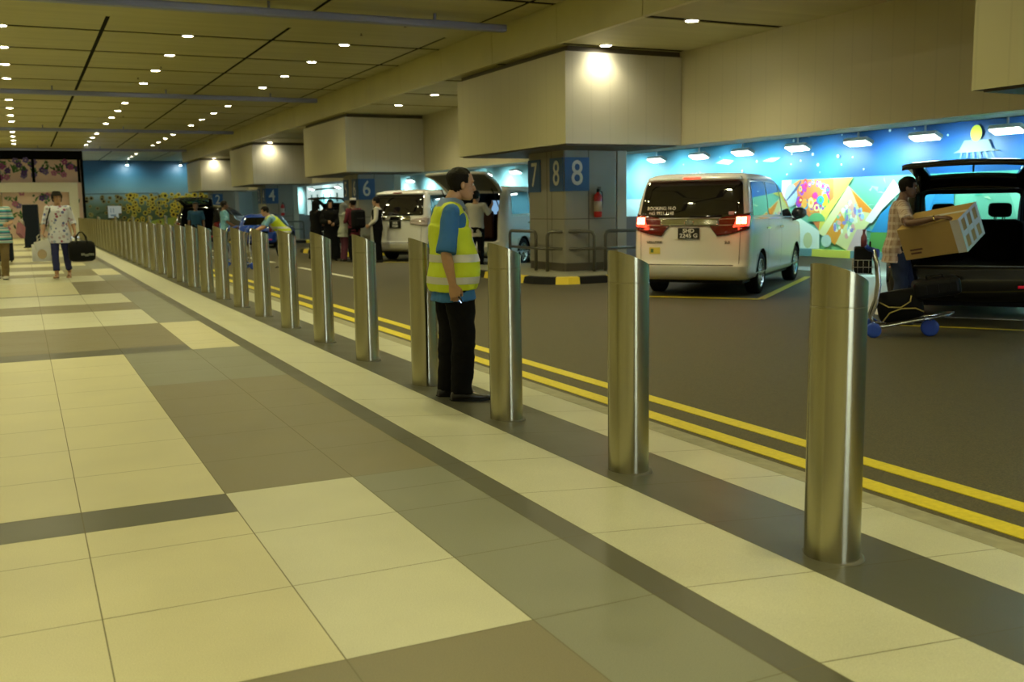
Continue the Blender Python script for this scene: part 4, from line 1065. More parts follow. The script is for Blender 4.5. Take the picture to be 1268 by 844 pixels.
# ================================================================== people
SKIN = {'fair': mat('skin_fair', (.58, .36, .24), .5, var=.05, vscale=30), 'tan': mat('skin_tan', (.44, .25, .15), .5, var=.06, vscale=30), 'brown': mat('skin_brown', (.15, .075, .045), .45, var=.06, vscale=30)}
HAIRB = mat('hair_black', (.016, .012, .010), .45, bump=.6, bscale=120)
HAIRL = mat('hair_fair', (.42, .30, .14), .5, bump=.6, bscale=120)
EYEW = mat('eye_white', (.75, .72, .68), .3); EYED = mat('eye_dark', (.02, .012, .01), .2)
LIP = mat('lip_tone', (.40, .17, .13), .5)
HEADS = [(0.0, .030, .078, .030), (.05, .046, .090, .0), (.12, .055, .094, -.030), (.22, .062, .094, -.062), (.34, .068, .090, -.082), (.45, .072, .088, -.094), (.56, .075, .091, -.101), (.68, .077, .090, -.104), (.80, .073, .079, -.098), (.89, .061, .058, -.080), (.95, .044, .034, -.056), (.985, .026, .012, -.034), (1.0, .010, -.006, -.018)]
HH = .228
def head_rings(bm, M, off=0.0, t0=0.0, n=20, sx=1.0):
    rings = []
    for t, hw, fy, by in HEADS:
        if t < t0: continue
        cy, ry = (fy+by)/2, (fy-by)/2+off; rx = (hw+off)*sx
        ring = []
        for k in range(n):
            a = 2*pi*k/n; c, s_ = cos(a), sin(a)
            ring.append(bm.verts.new(M @ Vector((rx*math.copysign(abs(c)**.9, c), cy+ry*math.copysign(abs(s_)**.95, s_), t*HH+(off if t > .9 else 0)))))
        rings.append(ring)
    for A, B in zip(rings, rings[1:]):
        for k in range(n): bm.faces.new((A[k], A[(k+1) % n], B[(k+1) % n], B[k])).smooth = True
    bm.faces.new(list(reversed(rings[0]))); bm.faces.new(rings[-1])
def orient(o, fwd, up):
    f = Vector(fwd).normalized(); u = Vector(up); u = (u-f*u.dot(f)).normalized(); x = f.cross(u)
    return frame3(Vector(o), x, f, u)
def hand(bm, wrist, d, palm, sgn, curl=.5, s=1.0, spread=.12):
    """d: direction of the fingers, palm: palm normal, sgn: +1 if the thumb lies on d x palm side"""
    d = Vector(d).normalized(); pn = Vector(palm); pn = (pn-d*pn.dot(d)).normalized(); side = d.cross(pn)*sgn
    w = Vector(wrist)
    tube(bm, [w, w+d*.03*s, w+d*.065*s, w+d*.092*s], [(.026*s, .019*s), (.036*s, .016*s), (.042*s, .015*s), (.040*s, .012*s)], n=12, ref=side, round_caps=True)
    for i, (o, L) in enumerate(((.030, .072), (.010, .080), (-.010, .074), (-.029, .058))):
        p = w+d*.085*s+side*o*s; dd = (d+side*o*spread*10*.3).normalized(); pts = [p-d*.015*s]; c = 0
        for q, l in enumerate((.45, .32, .25)):
            c += curl*(.55+.35*q); v = dd*cos(c)+pn*sin(c); pts.append(pts[-1]+v*L*l*s*(1.25 if q == 0 else 1.05))
        tube(bm, pts, [.0098*s, .0096*s, .0088*s, .0076*s], n=8, round_caps=True)
    p = w+d*.028*s+side*.024*s
    v1 = (d*.75+side*.62+pn*.15).normalized(); v2 = (d*.92+side*.22+pn*(.15+curl*.6)).normalized(); v3 = (d*.95-side*.02+pn*(.2+curl*.8)).normalized()
    tube(bm, [p, p+v1*.040*s, p+v1*.040*s+v2*.032*s, p+v1*.040*s+v2*.032*s+v3*.024*s], [.0135*s, .012*s, .0105*s, .0085*s], n=8, round_caps=True)
DEF = dict(pel=(0, 0, .90), che=(0, .005, 1.28), nec=(0, -.01, 1.45), hd=(0, .012, 1.492), hf=(0, 1, 0), hu=(0, 0, 1),
           shR=(.185, -.01, 1.40), shL=(-.185, -.01, 1.40), elR=(.225, -.03, 1.12), elL=(-.225, -.03, 1.12), wrR=(.235, .02, .87), wrL=(-.235, .02, .87),
           hipR=(.088, 0, .88), hipL=(-.088, 0, .88), knR=(.095, .01, .48), knL=(-.095, .01, .48), anR=(.10, -.03, .085), anL=(-.10, -.03, .085), tR=(0.12, 1, 0), tL=(-.12, 1, 0))
def torso(bm, J, off=0.0, ts=None, wx=1.0, dy=1.0, belly=0.0, sh=1.0, n=24, caps=True, flare=0.0):
    """stacked elliptic sections from the hips to the neck; t 0 = pelvis, 1 = neck"""
    pel, che, nec = Vector(J['pel']), Vector(J['che']), Vector(J['nec'])
    hx = (Vector(J['hipR'])-Vector(J['hipL'])).normalized(); sx = (Vector(J['shR'])-Vector(J['shL'])).normalized()
    S_ = [(-.30, .160, .110, -.008), (-.16, .155, .105, -.005), (-.06, .168, .118, -.01), (.06, .166, .115, -.005), (.22, .148, .103, .0), (.38, .146, .102, .004), (.54, .156, .108, .006), (.70, .168, .112, .008), (.80, .172, .108, .004), (.88, .172*sh, .094, -.004), (.94, .140*sh, .078, -.010), (.985, .085, .062, -.012), (1.04, .058, .058, -.008)]
    rings = []
    for t, a, b, fy in S_:
        if ts and not (ts[0]-1e-6 <= t <= ts[1]+1e-6): continue
        tt = min(max(t, -.3), 1.1)
        p = (pel.lerp(che, tt/.66) if tt < .66 else che.lerp(nec, (tt-.66)/.34))
        # gentle curve
        up = ((che-pel).normalized()).lerp((nec-che).normalized(), min(max((tt-.3)/.6, 0), 1)).normalized()
        x = hx.lerp(sx, min(max(tt, 0), 1)); x = (x-up*x.dot(up)).normalized(); y = up.cross(x)
        bl = belly*math.exp(-((t-.22)/.26)**2)
        fl = flare*max(0, .25-t)
        A = (a+off+fl)*wx+bl*.45; Bb = (b+off+fl)*dy+bl*.55; cyy = fy+bl*.50
        rings.append([bm.verts.new(p+x*(A*math.copysign(abs(cos(2*pi*k/n))**.85, cos(2*pi*k/n)))+y*(cyy+Bb*math.copysign(abs(sin(2*pi*k/n))**.9, sin(2*pi*k/n)))) for k in range(n)])
    for R0, R1 in zip(rings, rings[1:]):
        for k in range(n): bm.faces.new((R0[k], R0[(k+1) % n], R1[(k+1) % n], R1[k])).smooth = True
    if caps: bm.faces.new(list(reversed(rings[0]))); bm.faces.new(rings[-1])
def limb(bm, a, b, c, ra, rb, rc, n=12, **kw):
    a, b, c = Vector(a), Vector(b), Vector(c)
    m1 = a.lerp(b, .5); m2 = b.lerp(c, .30)
    # soften the joint
    p1 = b+(a-b)*.10; p2 = b+(c-b)*.10; bb = (p1+p2)/2*.35+b*.65
    tube(bm, [a, m1, p1, bb, p2, m2, c], [ra, ra*.5+rb*.5+.002, rb*1.02, rb, rb*1.03, rb*.55+rc*.45+.008, rc], n=n, round_caps=True, **kw)
def wrinkle(me, amp=.004, sc=9.0, zs=2.2, seed=0):
    me.calc_loop_triangles() if hasattr(me, 'calc_loop_triangles') else None
    nrm = [v.normal.copy() for v in me.vertices]
    for v, n_ in zip(me.vertices, nrm):
        p = Vector((v.co.x*sc, v.co.y*sc, v.co.z*sc*zs))+Vector((seed, seed*.3, 0)); v.co += n_*amp*noise.fractal(p, 1.0, 2.0, 3)
def person(name_lab, loc, rz, S=1.0, J=None, skin='tan', hair='short', hairm=None, top=None, top_len=.0, sleeve='short', bottom=None, shoe=None, shoe_kind='shoe',
           belly=0.0, wx=1.0, vox=.010, curl=(.45, .45), hd=None, hp=None, face=True, cuffs=True, leg=1.0, untucked=False, collar=None, tw=0.0, ankle=False, sh=1.0):
    j = dict(DEF); j.update(J or {})
    t = empty('person', loc, rz); t.scale = (S, S, S); tag(t, name_lab, 'person')
    sk = SKIN[skin]
    # ---- body, one surface
    bm = bmesh.new()
    torso(bm, j, 0, ts=(-.16, 1.04), wx=wx, belly=belly, sh=sh)
    HM = orient(j['hd'], j['hf'], j['hu'])
    head_rings(bm, HM)
    tube(bm, [Vector(j['nec'])-Vector((0, 0, .05)), Vector(j['nec'])+Vector((0, .0, .03)), HM @ Vector((0, -.02, .06))], [(.062, .062), (.054, .056), (.052, .058)], n=14)
    # nose, brow, ears, chin
    tube(bm, [HM @ Vector((0, .086, HH*.56)), HM @ Vector((0, .100, HH*.44)), HM @ Vector((0, .108, HH*.36)), HM @ Vector((0, .092, HH*.32))], [.010, .011, .0155, .012], n=8, round_caps=True)
    ellipsoid(bm, HM @ Vector((0, .083, HH*.10)), (.020, .016, .014)); ellipsoid(bm, HM @ Vector((0, .085, HH*.225)), (.026, .013, .013))
    for sg in (-1, 1):
        ellipsoid(bm, HM @ Vector((sg*.036, .074, HH*.60)), (.024, .016, .008)); ellipsoid(bm, HM @ Vector((sg*.040, .066, HH*.36)), (.020, .018, .018))
        ellipsoid(bm, HM @ Vector((sg*.080, -.008, HH*.44)), (.009, .018, .030), M=HM.to_3x3().to_4x4())
    for sd, sg in (('R', 1), ('L', -1)):
        limb(bm, j['sh'+sd], j['el'+sd], j['wr'+sd], .050, .039, .027)
        tube(bm, [Vector(j['nec'])-Vector((0, 0, .05)), Vector(j['sh'+sd])], [(.055, .055), (.052, .052)], n=12, round_caps=True)
        w, e = Vector(j['wr'+sd]), Vector(j['el'+sd])
        d = (hd or {}).get(sd) or (w-e); p = (hp or {}).get(sd) or Vector((-sg, 0, 0)); 
        side = Vector(d).normalized().cross((Vector(p)-Vector(d).normalized()*Vector(p).dot(Vector(d).normalized())).normalized())
        # the thumb points forward for a hanging hand
        sgn = (hp or {}).get('s'+sd) or (1 if side.dot(Vector((0, 1, .2))) > 0 else -1)
        hand(bm, w-Vector(d).normalized()*.01, d, p, sgn, curl[0] if sd == 'R' else curl[1])
        limb(bm, j['hip'+sd], j['kn'+sd], j['an'+sd], .082, .056, .038, n=14)
        k, a = Vector(j['kn'+sd]), Vector(j['an'+sd]); ellipsoid(bm, k.lerp(a, .28)+Vector((0, -.02, 0)), (.050, .050, .10))
        f = Vector(j['t'+sd]).normalized(); tube(bm, [a-f*.035-Vector((0, 0, .04)), a+f*.05-Vector((0, 0, .045)), a+f*.13-Vector((0, 0, .06)), a+f*.175-Vector((0, 0, .065))], [(.032, .035), (.038, .034), (.042, .020), (.030, .014)], n=12, ref=(1, 0, 0), round_caps=True)
    me = remesh(bm, vox*.62 if face else vox, 2); link('body', me, t, [sk])
    if face:
        for sg in (-1, 1):
            b = bmesh.new(); ellipsoid(b, HM @ Vector((sg*.033, .083, HH*.50)), (.013, .008, .0065)); e_ = obj('eye', b, EYEW, t)
            b = bmesh.new(); ellipsoid(b, HM @ Vector((sg*.033, .0895, HH*.50)), (.0055, .003, .0055)); obj('pupil', b, EYED, e_)
            b = bmesh.new(); tube(b, [HM @ Vector((sg*.018, .096, HH*.60)), HM @ Vector((sg*.035, .094, HH*.625)), HM @ Vector((sg*.052, .080, HH*.60))], [.003, .004, .0025], n=6); obj('eyebrow', b, hairm or HAIRB, t)
        b = bmesh.new(); tube(b, [HM @ Vector((-.024, .093, HH*.222)), HM @ Vector((0, .100, HH*.228)), HM @ Vector((.024, .093, HH*.222))], [.003, .0062, .003], n=8, round_caps=True); obj('lips', b, LIP, t)
    hm = hairm or HAIRB
    # ---- hair
    if hair in ('short', 'receding', 'bob', 'long'):
        b = bmesh.new(); o_ = .012 if hair == 'short' else (.009 if hair == 'receding' else .026)
        head_rings(b, Matrix.Identity(4), off=o_, t0=.10)
        # keep what lies behind and above the hairline
        geo = lambda: b.verts[:]+b.edges[:]+b.faces[:]
        dele = []
        bmesh.ops.subdivide_edges(b, edges=b.edges[:], cuts=2, use_grid_fill=True)
        for f in b.faces:
            c = f.calc_center_median(); t_ = c.z/HH
            if hair == 'receding': keep = (c.y < -.012 and t_ > .18+max(0, (c.y+.07))*2.2) or (t_ > .52 and c.y < .035 and abs(c.x) > .035 and c.y < .03) or (t_ > .86 and c.y < .050 and c.y > .0) or (t_ > .9 and c.y < -.055)
            elif hair == 'short': keep = (c.y < -.010 and t_ > .20+max(0, (c.y+.07))*2.2) or (t_ > .50 and c.y < .050) or t_ > .80
            elif hair == 'bob': keep = (c.y < .015 and t_ > .14) or t_ > .74 or (t_ > .45 and abs(c.x) > .06 and c.y < .06)
            else: keep = (c.y < .02 and t_ > .10) or t_ > .78 or (t_ > .3 and abs(c.x) > .06 and c.y < .05)
            if not keep: dele.append(f)
        bmesh.ops.delete(b, geom=dele, context='FACES')
        for v in b.verts:
            nz = noise.noise(Vector((v.co.x*60, v.co.y*60, v.co.z*25))); c = Vector((0, -.01, HH*.6)); v.co += (v.co-c).normalized()*nz*.004
        if hair == 'receding':
            for v in b.verts:
                if v.co.z/HH > .8: v.co.z -= .003
        bmesh.ops.solidify(b, geom=b.faces[:], thickness=.008)
        for f in b.faces: f.smooth = True
        b.transform(HM)
        if hair == 'long':
            tube(b, [HM @ Vector((0, -.075, .12)), HM @ Vector((0, -.09, .03)), HM @ Vector((0, -.085, -.06)), HM @ Vector((0, -.08, -.12))], [(.070, .045), (.085, .045), (.085, .038), (.06, .02)], n=14, ref=HM.to_3x3() @ Vector((1, 0, 0)))
            for sg in (-1, 1): tube(b, [HM @ Vector((sg*.068, .0, .16)), HM @ Vector((sg*.082, .0, .08)), HM @ Vector((sg*.085, -.01, -.02)), HM @ Vector((sg*.07, -.01, -.09))], [.018, .024, .026, .014], n=8, round_caps=True)
        obj('hair', b, hm, t)
    # ---- clothes
    if top is not None:
        b = bmesh.new()
        torso(b, j, .012, ts=(-.30 if untucked else .04, .985), wx=wx, belly=belly, sh=sh, flare=tw)
        for sd in ('R', 'L'):
            s0, e0, w0 = Vector(j['sh'+sd]), Vector(j['el'+sd]), Vector(j['wr'+sd])
            tube(b, [Vector(j['nec'])+(s0-Vector(j['nec']))*.25-Vector((0, 0, .04)), s0+(s0-Vector(j['nec'])).normalized()*.0], [(.066, .062), (.064, .062)], n=14, round_caps=True)
            if sleeve == 'short': tube(b, [s0, s0.lerp(e0, .45), s0.lerp(e0, .85)], [.064, .064, .070], n=14, round_caps=False)
            elif sleeve == 'guard': tube(b, [s0, s0.lerp(e0, .5), s0.lerp(e0, 1.0)], [.066, .066, .074], n=14, round_caps=False)
            elif sleeve == 'elbow': tube(b, [s0, s0.lerp(e0, .5), e0, e0.lerp(w0, .30)], [.064, .064, .070, .066], n=14)
            elif sleeve == 'long': limb(b, s0, e0, w0-(w0-e0).normalized()*.02, .062, .052, .038)
        me = remesh(b, vox*.8, 3); wrinkle(me, .007, 9, .8, 1)
        link('shirt', me, t, [top])
        if collar is not None:
            b = bmesh.new(); nk = Vector(j['nec'])
            up = (HM @ Vector((0, 0, .1))-HM @ Vector((0, 0, 0))).normalized()
            rr = []
            for k, (r, dz) in enumerate(((.072, -.010), (.068, .040), (.077, .042), (.108, -.022))):
                rr.append([b.verts.new(nk+Vector((r*cos(2*pi*q/24), r*1.08*sin(2*pi*q/24), dz-.030*max(0, sin(2*pi*q/24))+.012))) for q in range(24)])
            for A, B_ in zip(rr, rr[1:]):
                for q in range(24):
                    if q in (5, 6) : continue
                    b.faces.new((A[q], A[(q+1) % 24], B_[(q+1) % 24], B_[q])).smooth = True
            bmesh.ops.solidify(b, geom=b.faces[:], thickness=.003)
            obj('collar', b, collar, t)
    if bottom is not None:
        b = bmesh.new(); torso(b, j, .014, ts=(-.16, .22 if not untucked else .06), wx=wx, belly=belly*.8)
        for sd in ('R', 'L'):
            h0, k0, a0 = Vector(j['hip'+sd]), Vector(j['kn'+sd]), Vector(j['an'+sd])
            end = a0+(k0-a0)*(.0 if not ankle else .16)-Vector((0, 0, .03 if not ankle else 0))
            tube(b, [h0+Vector((0, 0, .03)), h0.lerp(k0, .35), h0.lerp(k0, .8), k0, k0.lerp(a0, .4), end+(k0-end)*.12, end], [.098*leg, .094*leg, .076*leg, .072*leg, .070*leg, .064*leg, .066*leg], n=16)
        me = remesh(b, vox*.9, 3); wrinkle(me, .008, 8, 1.6, 4); link('trousers', me, t, [bottom])
    if shoe is not None:
        for sd in ('R', 'L'):
            a = Vector(j['an'+sd]); f = Vector(j['t'+sd]).normalized(); b = bmesh.new(); up = Vector((0, 0, 1)) if abs(f.z) < .3 else Vector((0, 0, 1)); base = a-Vector((0, 0, .085))
            x = f.cross(up).normalized(); u2 = x.cross(f)
            secs = [(-.085, .020, .045), (-.075, .034, .075), (-.02, .039, .085), (.05, .041, .070), (.12, .048, .050), (.18, .043, .040), (.215, .024, .026)]
            if shoe_kind == 'sandal': secs = [(-.07, .026, .022), (-.02, .034, .022), (.06, .038, .022), (.14, .044, .022), (.19, .032, .02), (.20, .02, .018)]
            rg_ = []
            for d_, hw, hh_ in secs:
                ring = []
                for k in range(14):
                    an = 2*pi*k/14; zz = max(0.0, (sin(an)*.5+.5)); ring.append(b.verts.new(base+f*d_+x*(hw*math.copysign(abs(cos(an))**.6, cos(an)))+u2*(hh_*zz**.8)))
                rg_.append(ring)
            for A, B_ in zip(rg_, rg_[1:]):
                for k in range(14): b.faces.new((A[k], A[(k+1) % 14], B_[(k+1) % 14], B_[k])).smooth = True
            b.faces.new(list(reversed(rg_[0]))); b.faces.new(rg_[-1])
            if shoe_kind == 'sandal':
                tube(b, [base+f*.12+x*.045+u2*.01, base+f*.115+u2*.06, base+f*.12-x*.045+u2*.01], .010, 6)
            so = obj('shoe' if shoe_kind != 'sandal' else 'sandal', b, shoe, t)
            if shoe_kind == 'shoe':
                b = bmesh.new(); pts = [(q[0]+(.004 if q[0] > 0 else -.004), q[1]+.004) for q in secs]
                vsb = [base+f*d_+x*hw for d_, hw in pts]+[base+f*d_-x*hw for d_, hw in reversed(pts)]
                lo_ = [b.verts.new(v+u2*-.002) for v in vsb]; hi_ = [b.verts.new(v+u2*.016) for v in vsb]; m_ = len(vsb)
                b.faces.new(list(reversed(lo_))); b.faces.new(hi_)
                for k in range(m_): b.faces.new((lo_[k], lo_[(k+1) % m_], hi_[(k+1) % m_], hi_[k]))
                obj('sole', b, DRK, so)
    return t, j, HM
def part_mesh(t, name, bm, m, vox=.010, wr=.005, sc=9, sm=3):
    me = remesh(bm, vox, sm)
    if wr: wrinkle(me, wr, sc, 1.0, 7)
    return link(name, me, t, [m] if not isinstance(m, (list, tuple)) else m)
def bands(t, me_src, ranges, m, name='reflective_band', off=.003, axis=2, cond=None):
    for lo, hi in ranges:
        b = bmesh.new(); b.from_mesh(me_src); no = Vector((0, 0, 0)); no[axis] = 1
        for v_, clr in ((lo, 'inner'), (hi, 'outer')):
            co = Vector((0, 0, 0)); co[axis] = v_
            bmesh.ops.bisect_plane(b, geom=b.verts[:]+b.edges[:]+b.faces[:], plane_co=co, plane_no=no, clear_inner=clr == 'inner', clear_outer=clr == 'outer')
        if cond: bmesh.ops.delete(b, geom=[f for f in b.faces if not cond(f.calc_center_median())], context='FACES')
        if not b.faces: b.free(); continue
        b.normal_update()
        nn = [(v, v.normal.copy()) for v in b.verts]
        for v, n_ in nn: v.co += n_*off
        for f in b.faces: f.smooth = True; f.material_index = 0
        obj(name, b, m, t)
CL = lambda n, c, r=.85, **k: mat('cloth_'+n, c, r, **k)
VEST = CL('hi_vis_yellow', (.54, .66, .02), .7, bump=.2, bscale=90); VEST_B = CL('vest_binding', (.50, .66, .05), .7)
REFL = mat('reflective_silver', (.62, .63, .60), .35, metal=.35)
def vest(t, j, wx=1.0, belly=0.0, vox=.010, zs=((.99, 1.05), (.83, .89)), hem=-.10, off=.026):
    b = bmesh.new()
    torso(b, j, off+.012, ts=(-.16, .70), wx=wx, belly=belly, flare=.05)
    jj = dict(j)
    torso(b, j, off-.004, ts=(.54, .94), wx=wx*.86, dy=1.06, belly=belly)
    for sd in ('R', 'L'):
        s0, n0 = Vector(j['sh'+sd]), Vector(j['nec'])
        tube(b, [n0.lerp(s0, .48)-Vector((0, 0, .018)), n0.lerp(s0, .72)-Vector((0, 0, .012))], [(.082, .074), (.078, .070)], n=14, round_caps=True)
    me = remesh(b, vox, 3); wrinkle(me, .007, 7, 1.0, 3)
    bb = bmesh.new(); bb.from_mesh(me); bmesh.ops.bisect_plane(bb, geom=bb.verts[:]+bb.edges[:]+bb.faces[:], plane_co=(0, 0, j['pel'][2]+hem), plane_no=(0, 0, 1), clear_inner=True); bb.to_mesh(me); bb.free()
    link('vest', me, t, [VEST])
    bands(t, me, zs, REFL)
    pel = j['pel']
    for sx in (-.105, .105):
        bands(t, me, [(sx-.027, sx+.027)], REFL, off=.0025, axis=0, cond=lambda c: c.z > zs[0][1]-.01 and c.y > j['che'][1]+.01)
    return me
NAVY = CL('black_trousers', (.012, .012, .015), .95); BLKL = mat('black_leather', (.018, .016, .015), .3, coat=.3)

# ---- the officer beside the bollards (faces the road, seen from his right and slightly behind)
J = dict(pel=(0, -.01, .90), che=(0, -.035, 1.25), nec=(0, .0, 1.425), hd=(0, .062, 1.465), hf=(0.0, 1, -.08), hu=(0, .10, 1),
         shR=(.190, -.070, 1.375), shL=(-.190, -.03, 1.375), elR=(.250, -.135, 1.09), elL=(-.235, -.05, 1.11), wrR=(.235, -.085, .865), wrL=(-.225, .05, .885),
         knR=(.10, .035, .47), anR=(.105, .01, .085), knL=(-.10, .0, .47), anL=(-.105, -.03, .085), tR=(.10, 1, 0), tL=(-.14, 1, 0))
BLUESH = CL('royal_blue', (.022, .13, .36), .75)
t, j, HM = person('security officer in blue shirt, yellow reflective vest and black trousers standing between two bollards', (2.72, 6.60, gz(2.74)), radians(-90-4), S=.965, J=J, skin='tan', hair='receding', top=BLUESH,
                  sleeve='guard', bottom=NAVY, shoe=BLKL, belly=.058, wx=1.04, vox=.0085, collar=CL('pale_collar', (.30, .42, .68)), untucked=True, leg=1.22, hd={'R': (0, .22, -1)}, hp={'R': (-1, .1, 0)}, curl=(.55, .7), tw=.06)
OFF = t
vest(t, j, 1.04, .058, .009, zs=((1.02, 1.075), (.865, .915)))
# phone held in the right hand
ph = empty('mobile_phone', t.location); ph.matrix_world = Matrix.LocRotScale(t.location, t.rotation_euler, (.965,)*3)
tag(ph, 'small black phone with a lit screen in the security officer\'s hand', 'phone')
M = Matrix.Translation((.198, -.022, .752)) @ Matrix.Rotation(radians(-52), 4, 'X') @ Matrix.Rotation(radians(55), 4, 'Z')
b = bmesh.new(); rbox(b, -.028, .028, -.058, .058, -.006, .006, .004, M=M); obj('case', b, mat('phone_black', (.01, .01, .012), .2), ph)
for s_ in (-1, 1):
    b = bmesh.new(); box(b, -.022, .022, -.015, .045, s_*.0065-.0005, s_*.0065+.0005, M=M); obj('screen', b, mat('phone_screen', (.5, .6, .7), .2, emit=(.6, .8, 1), estr=2.5), ph)

# ---- woman walking in a flowered blouse
def flower_cloth(name, base, cols, sc=22):
    m = mat(name, base, .8); nt, b = nodes_of(m); tc = nt.nodes.new('ShaderNodeTexCoord'); v = nt.nodes.new('ShaderNodeTexVoronoi'); v.inputs['Scale'].default_value = sc
    nt.links.new(tc.outputs['Object'], v.inputs['Vector'])
    r = nt.nodes.new('ShaderNodeValToRGB'); r.color_ramp.interpolation = 'CONSTANT'; e = r.color_ramp.elements
    sp_ = nt.nodes.new('ShaderNodeSeparateXYZ'); nt.links.new(v.outputs['Color'], sp_.inputs[0]); nt.links.new(sp_.outputs[0], r.inputs[0])
    e[0].position = 0; e[0].color = (*cols[0], 1); e[1].position = .22; e[1].color = (*cols[1], 1)
    for q, c in enumerate(cols[2:]): x = e.new(.40+.14*q); x.color = (*c, 1)
    lt = nt.nodes.new('ShaderNodeMath'); lt.operation = 'LESS_THAN'; lt.inputs[1].default_value = .40; nt.links.new(v.outputs['Distance'], lt.inputs[0])
    mx = nt.nodes.new('ShaderNodeMixRGB'); mx.inputs[1].default_value = (*base, 1); nt.links.new(lt.outputs[0], mx.inputs[0]); nt.links.new(r.outputs[0], mx.inputs[2]); nt.links.new(mx.outputs[0], b.inputs['Base Color'])
    return m
def stripe_cloth(name, stops, sc, axis=2, off=0.0):
    m = mat(name, (.5, .5, .5), .85); nt, b = nodes_of(m); tc = nt.nodes.new('ShaderNodeTexCoord'); s_ = nt.nodes.new('ShaderNodeSeparateXYZ'); nt.links.new(tc.outputs['Object'], s_.inputs[0])
    mu = nt.nodes.new('ShaderNodeMath'); mu.operation = 'MULTIPLY_ADD'; mu.inputs[1].default_value = sc; mu.inputs[2].default_value = off; nt.links.new(s_.outputs[axis], mu.inputs[0])
    fr = nt.nodes.new('ShaderNodeMath'); fr.operation = 'FRACT'; nt.links.new(mu.outputs[0], fr.inputs[0]); r = nt.nodes.new('ShaderNodeValToRGB'); r.color_ramp.interpolation = 'CONSTANT'; e = r.color_ramp.elements
    while len(e) < len(stops): e.new(.5)
    for q, (p, c) in zip(e, stops): q.position = p; q.color = (*c, 1)
    nt.links.new(fr.outputs[0], r.inputs[0]); nt.links.new(r.outputs[0], b.inputs['Base Color'])
    return m
BLOUSE = flower_cloth('flowered_blouse', (.64, .66, .76), [(.28, .06, .14), (.62, .62, .70), (.12, .14, .36), (.42, .34, .44), (.30, .36, .52)], 14)
J = dict(hd=(0.0, .012, 1.492), hf=(-.55, 1, -.05), elR=(.25, .0, 1.14), wrR=(.28, .10, .93), elL=(-.25, -.05, 1.14), wrL=(-.30, .04, .92),
         knR=(.08, .16, .50), anR=(.06, .22, .10), knL=(-.10, -.02, .48), anL=(-.09, -.26, .12), tR=(.05, 1, .05), tL=(-.05, 1, -.35), pel=(0, 0, .89))
WLOC, WRZ = (.66, 22.3, 0), radians(180-12)
t, j, HM = person('woman in a flowered white blouse and navy trousers walking with bags in both hands', WLOC, WRZ, S=1.0, J=J, skin='tan', hair='bob', top=BLOUSE, sleeve='elbow', bottom=CL('navy_trousers', (.015, .02, .10)),
                  shoe=mat('sandal_brown', (.16, .07, .04), .6), shoe_kind='sandal', belly=.02, vox=.011, untucked=True, ankle=True, leg=.98, tw=.12, curl=(.9, .9))
b = bmesh.new(); tube(b, [(.13, -.12, 1.34), (.12, -.04, 1.46), (.13, .10, 1.38), (.20, .12, 1.15), (.245, .03, 1.0)], .012, 6, ref=(1, 0, 0)); obj('shoulder_strap', b, mat('strap_black', (.012, .012, .014), .6), t)
LW = lambda loc, rz, p: Matrix.Translation(Vector(loc)) @ Matrix.Rotation(rz, 4, 'Z') @ Vector(p)
def bag_paper(P, rz, w, d, h, label, m, mark=None, handle=(.6, .58, .55), name='paper_bag', tilt=0):
    t = empty(name, P, rz); t.rotation_euler = (0, tilt, rz); tag(t, label, 'bag', None)
    b = bmesh.new(); v = [(-w/2, -d/2, 0), (w/2, -d/2, 0), (w/2, d/2, 0), (-w/2, d/2, 0)]; tp = [(x*.98, y*.9, h) for x, y, _ in v]
    vb = [b.verts.new(p) for p in v]; vt = [b.verts.new(p) for p in tp]; b.faces.new(list(reversed(vb)))
    for i in range(4): b.faces.new((vb[i], vb[(i+1) % 4], vt[(i+1) % 4], vt[i]))
    bmesh.ops.solidify(b, geom=b.faces[:], thickness=.004); obj('bag_body', b, m, t)
    for sg in (-1, 1):
        b = bmesh.new(); tube(b, [(-w*.22, sg*d*.45, h-.01), (-w*.18, sg*d*.3, h+.09), (0, sg*d*.06, h+.125), (w*.18, sg*d*.3, h+.09), (w*.22, sg*d*.45, h-.01)], .005, 6); obj('bag_handle', b, mat('bag_cord', handle, .7), t)
    if mark: b = bmesh.new(); ellipsoid(b, (0, -d/2-.004, h*.42), (w*.26, .003, h*.28)); obj('bag_print', b, mark, t)
    return t
PW = mat('bag_white_paper', (.88, .88, .90), .6); PP = mat('bag_print_beige', (.52, .40, .26), .6)
hp_ = LW(WLOC, WRZ, (.30, .14, .84))
bag_paper((hp_.x-.03, hp_.y+.0, .36), radians(8), .34, .12, .34, 'white paper bag with a beige print carried low by the walking woman', PW, PP)
bag_paper((hp_.x+.01, hp_.y-.14, .62), radians(18), .28, .06, .16, 'small folded white bag at the walking woman\'s right hand', mat('bag_white_small', (.88, .88, .90), .6), tilt=radians(-14))
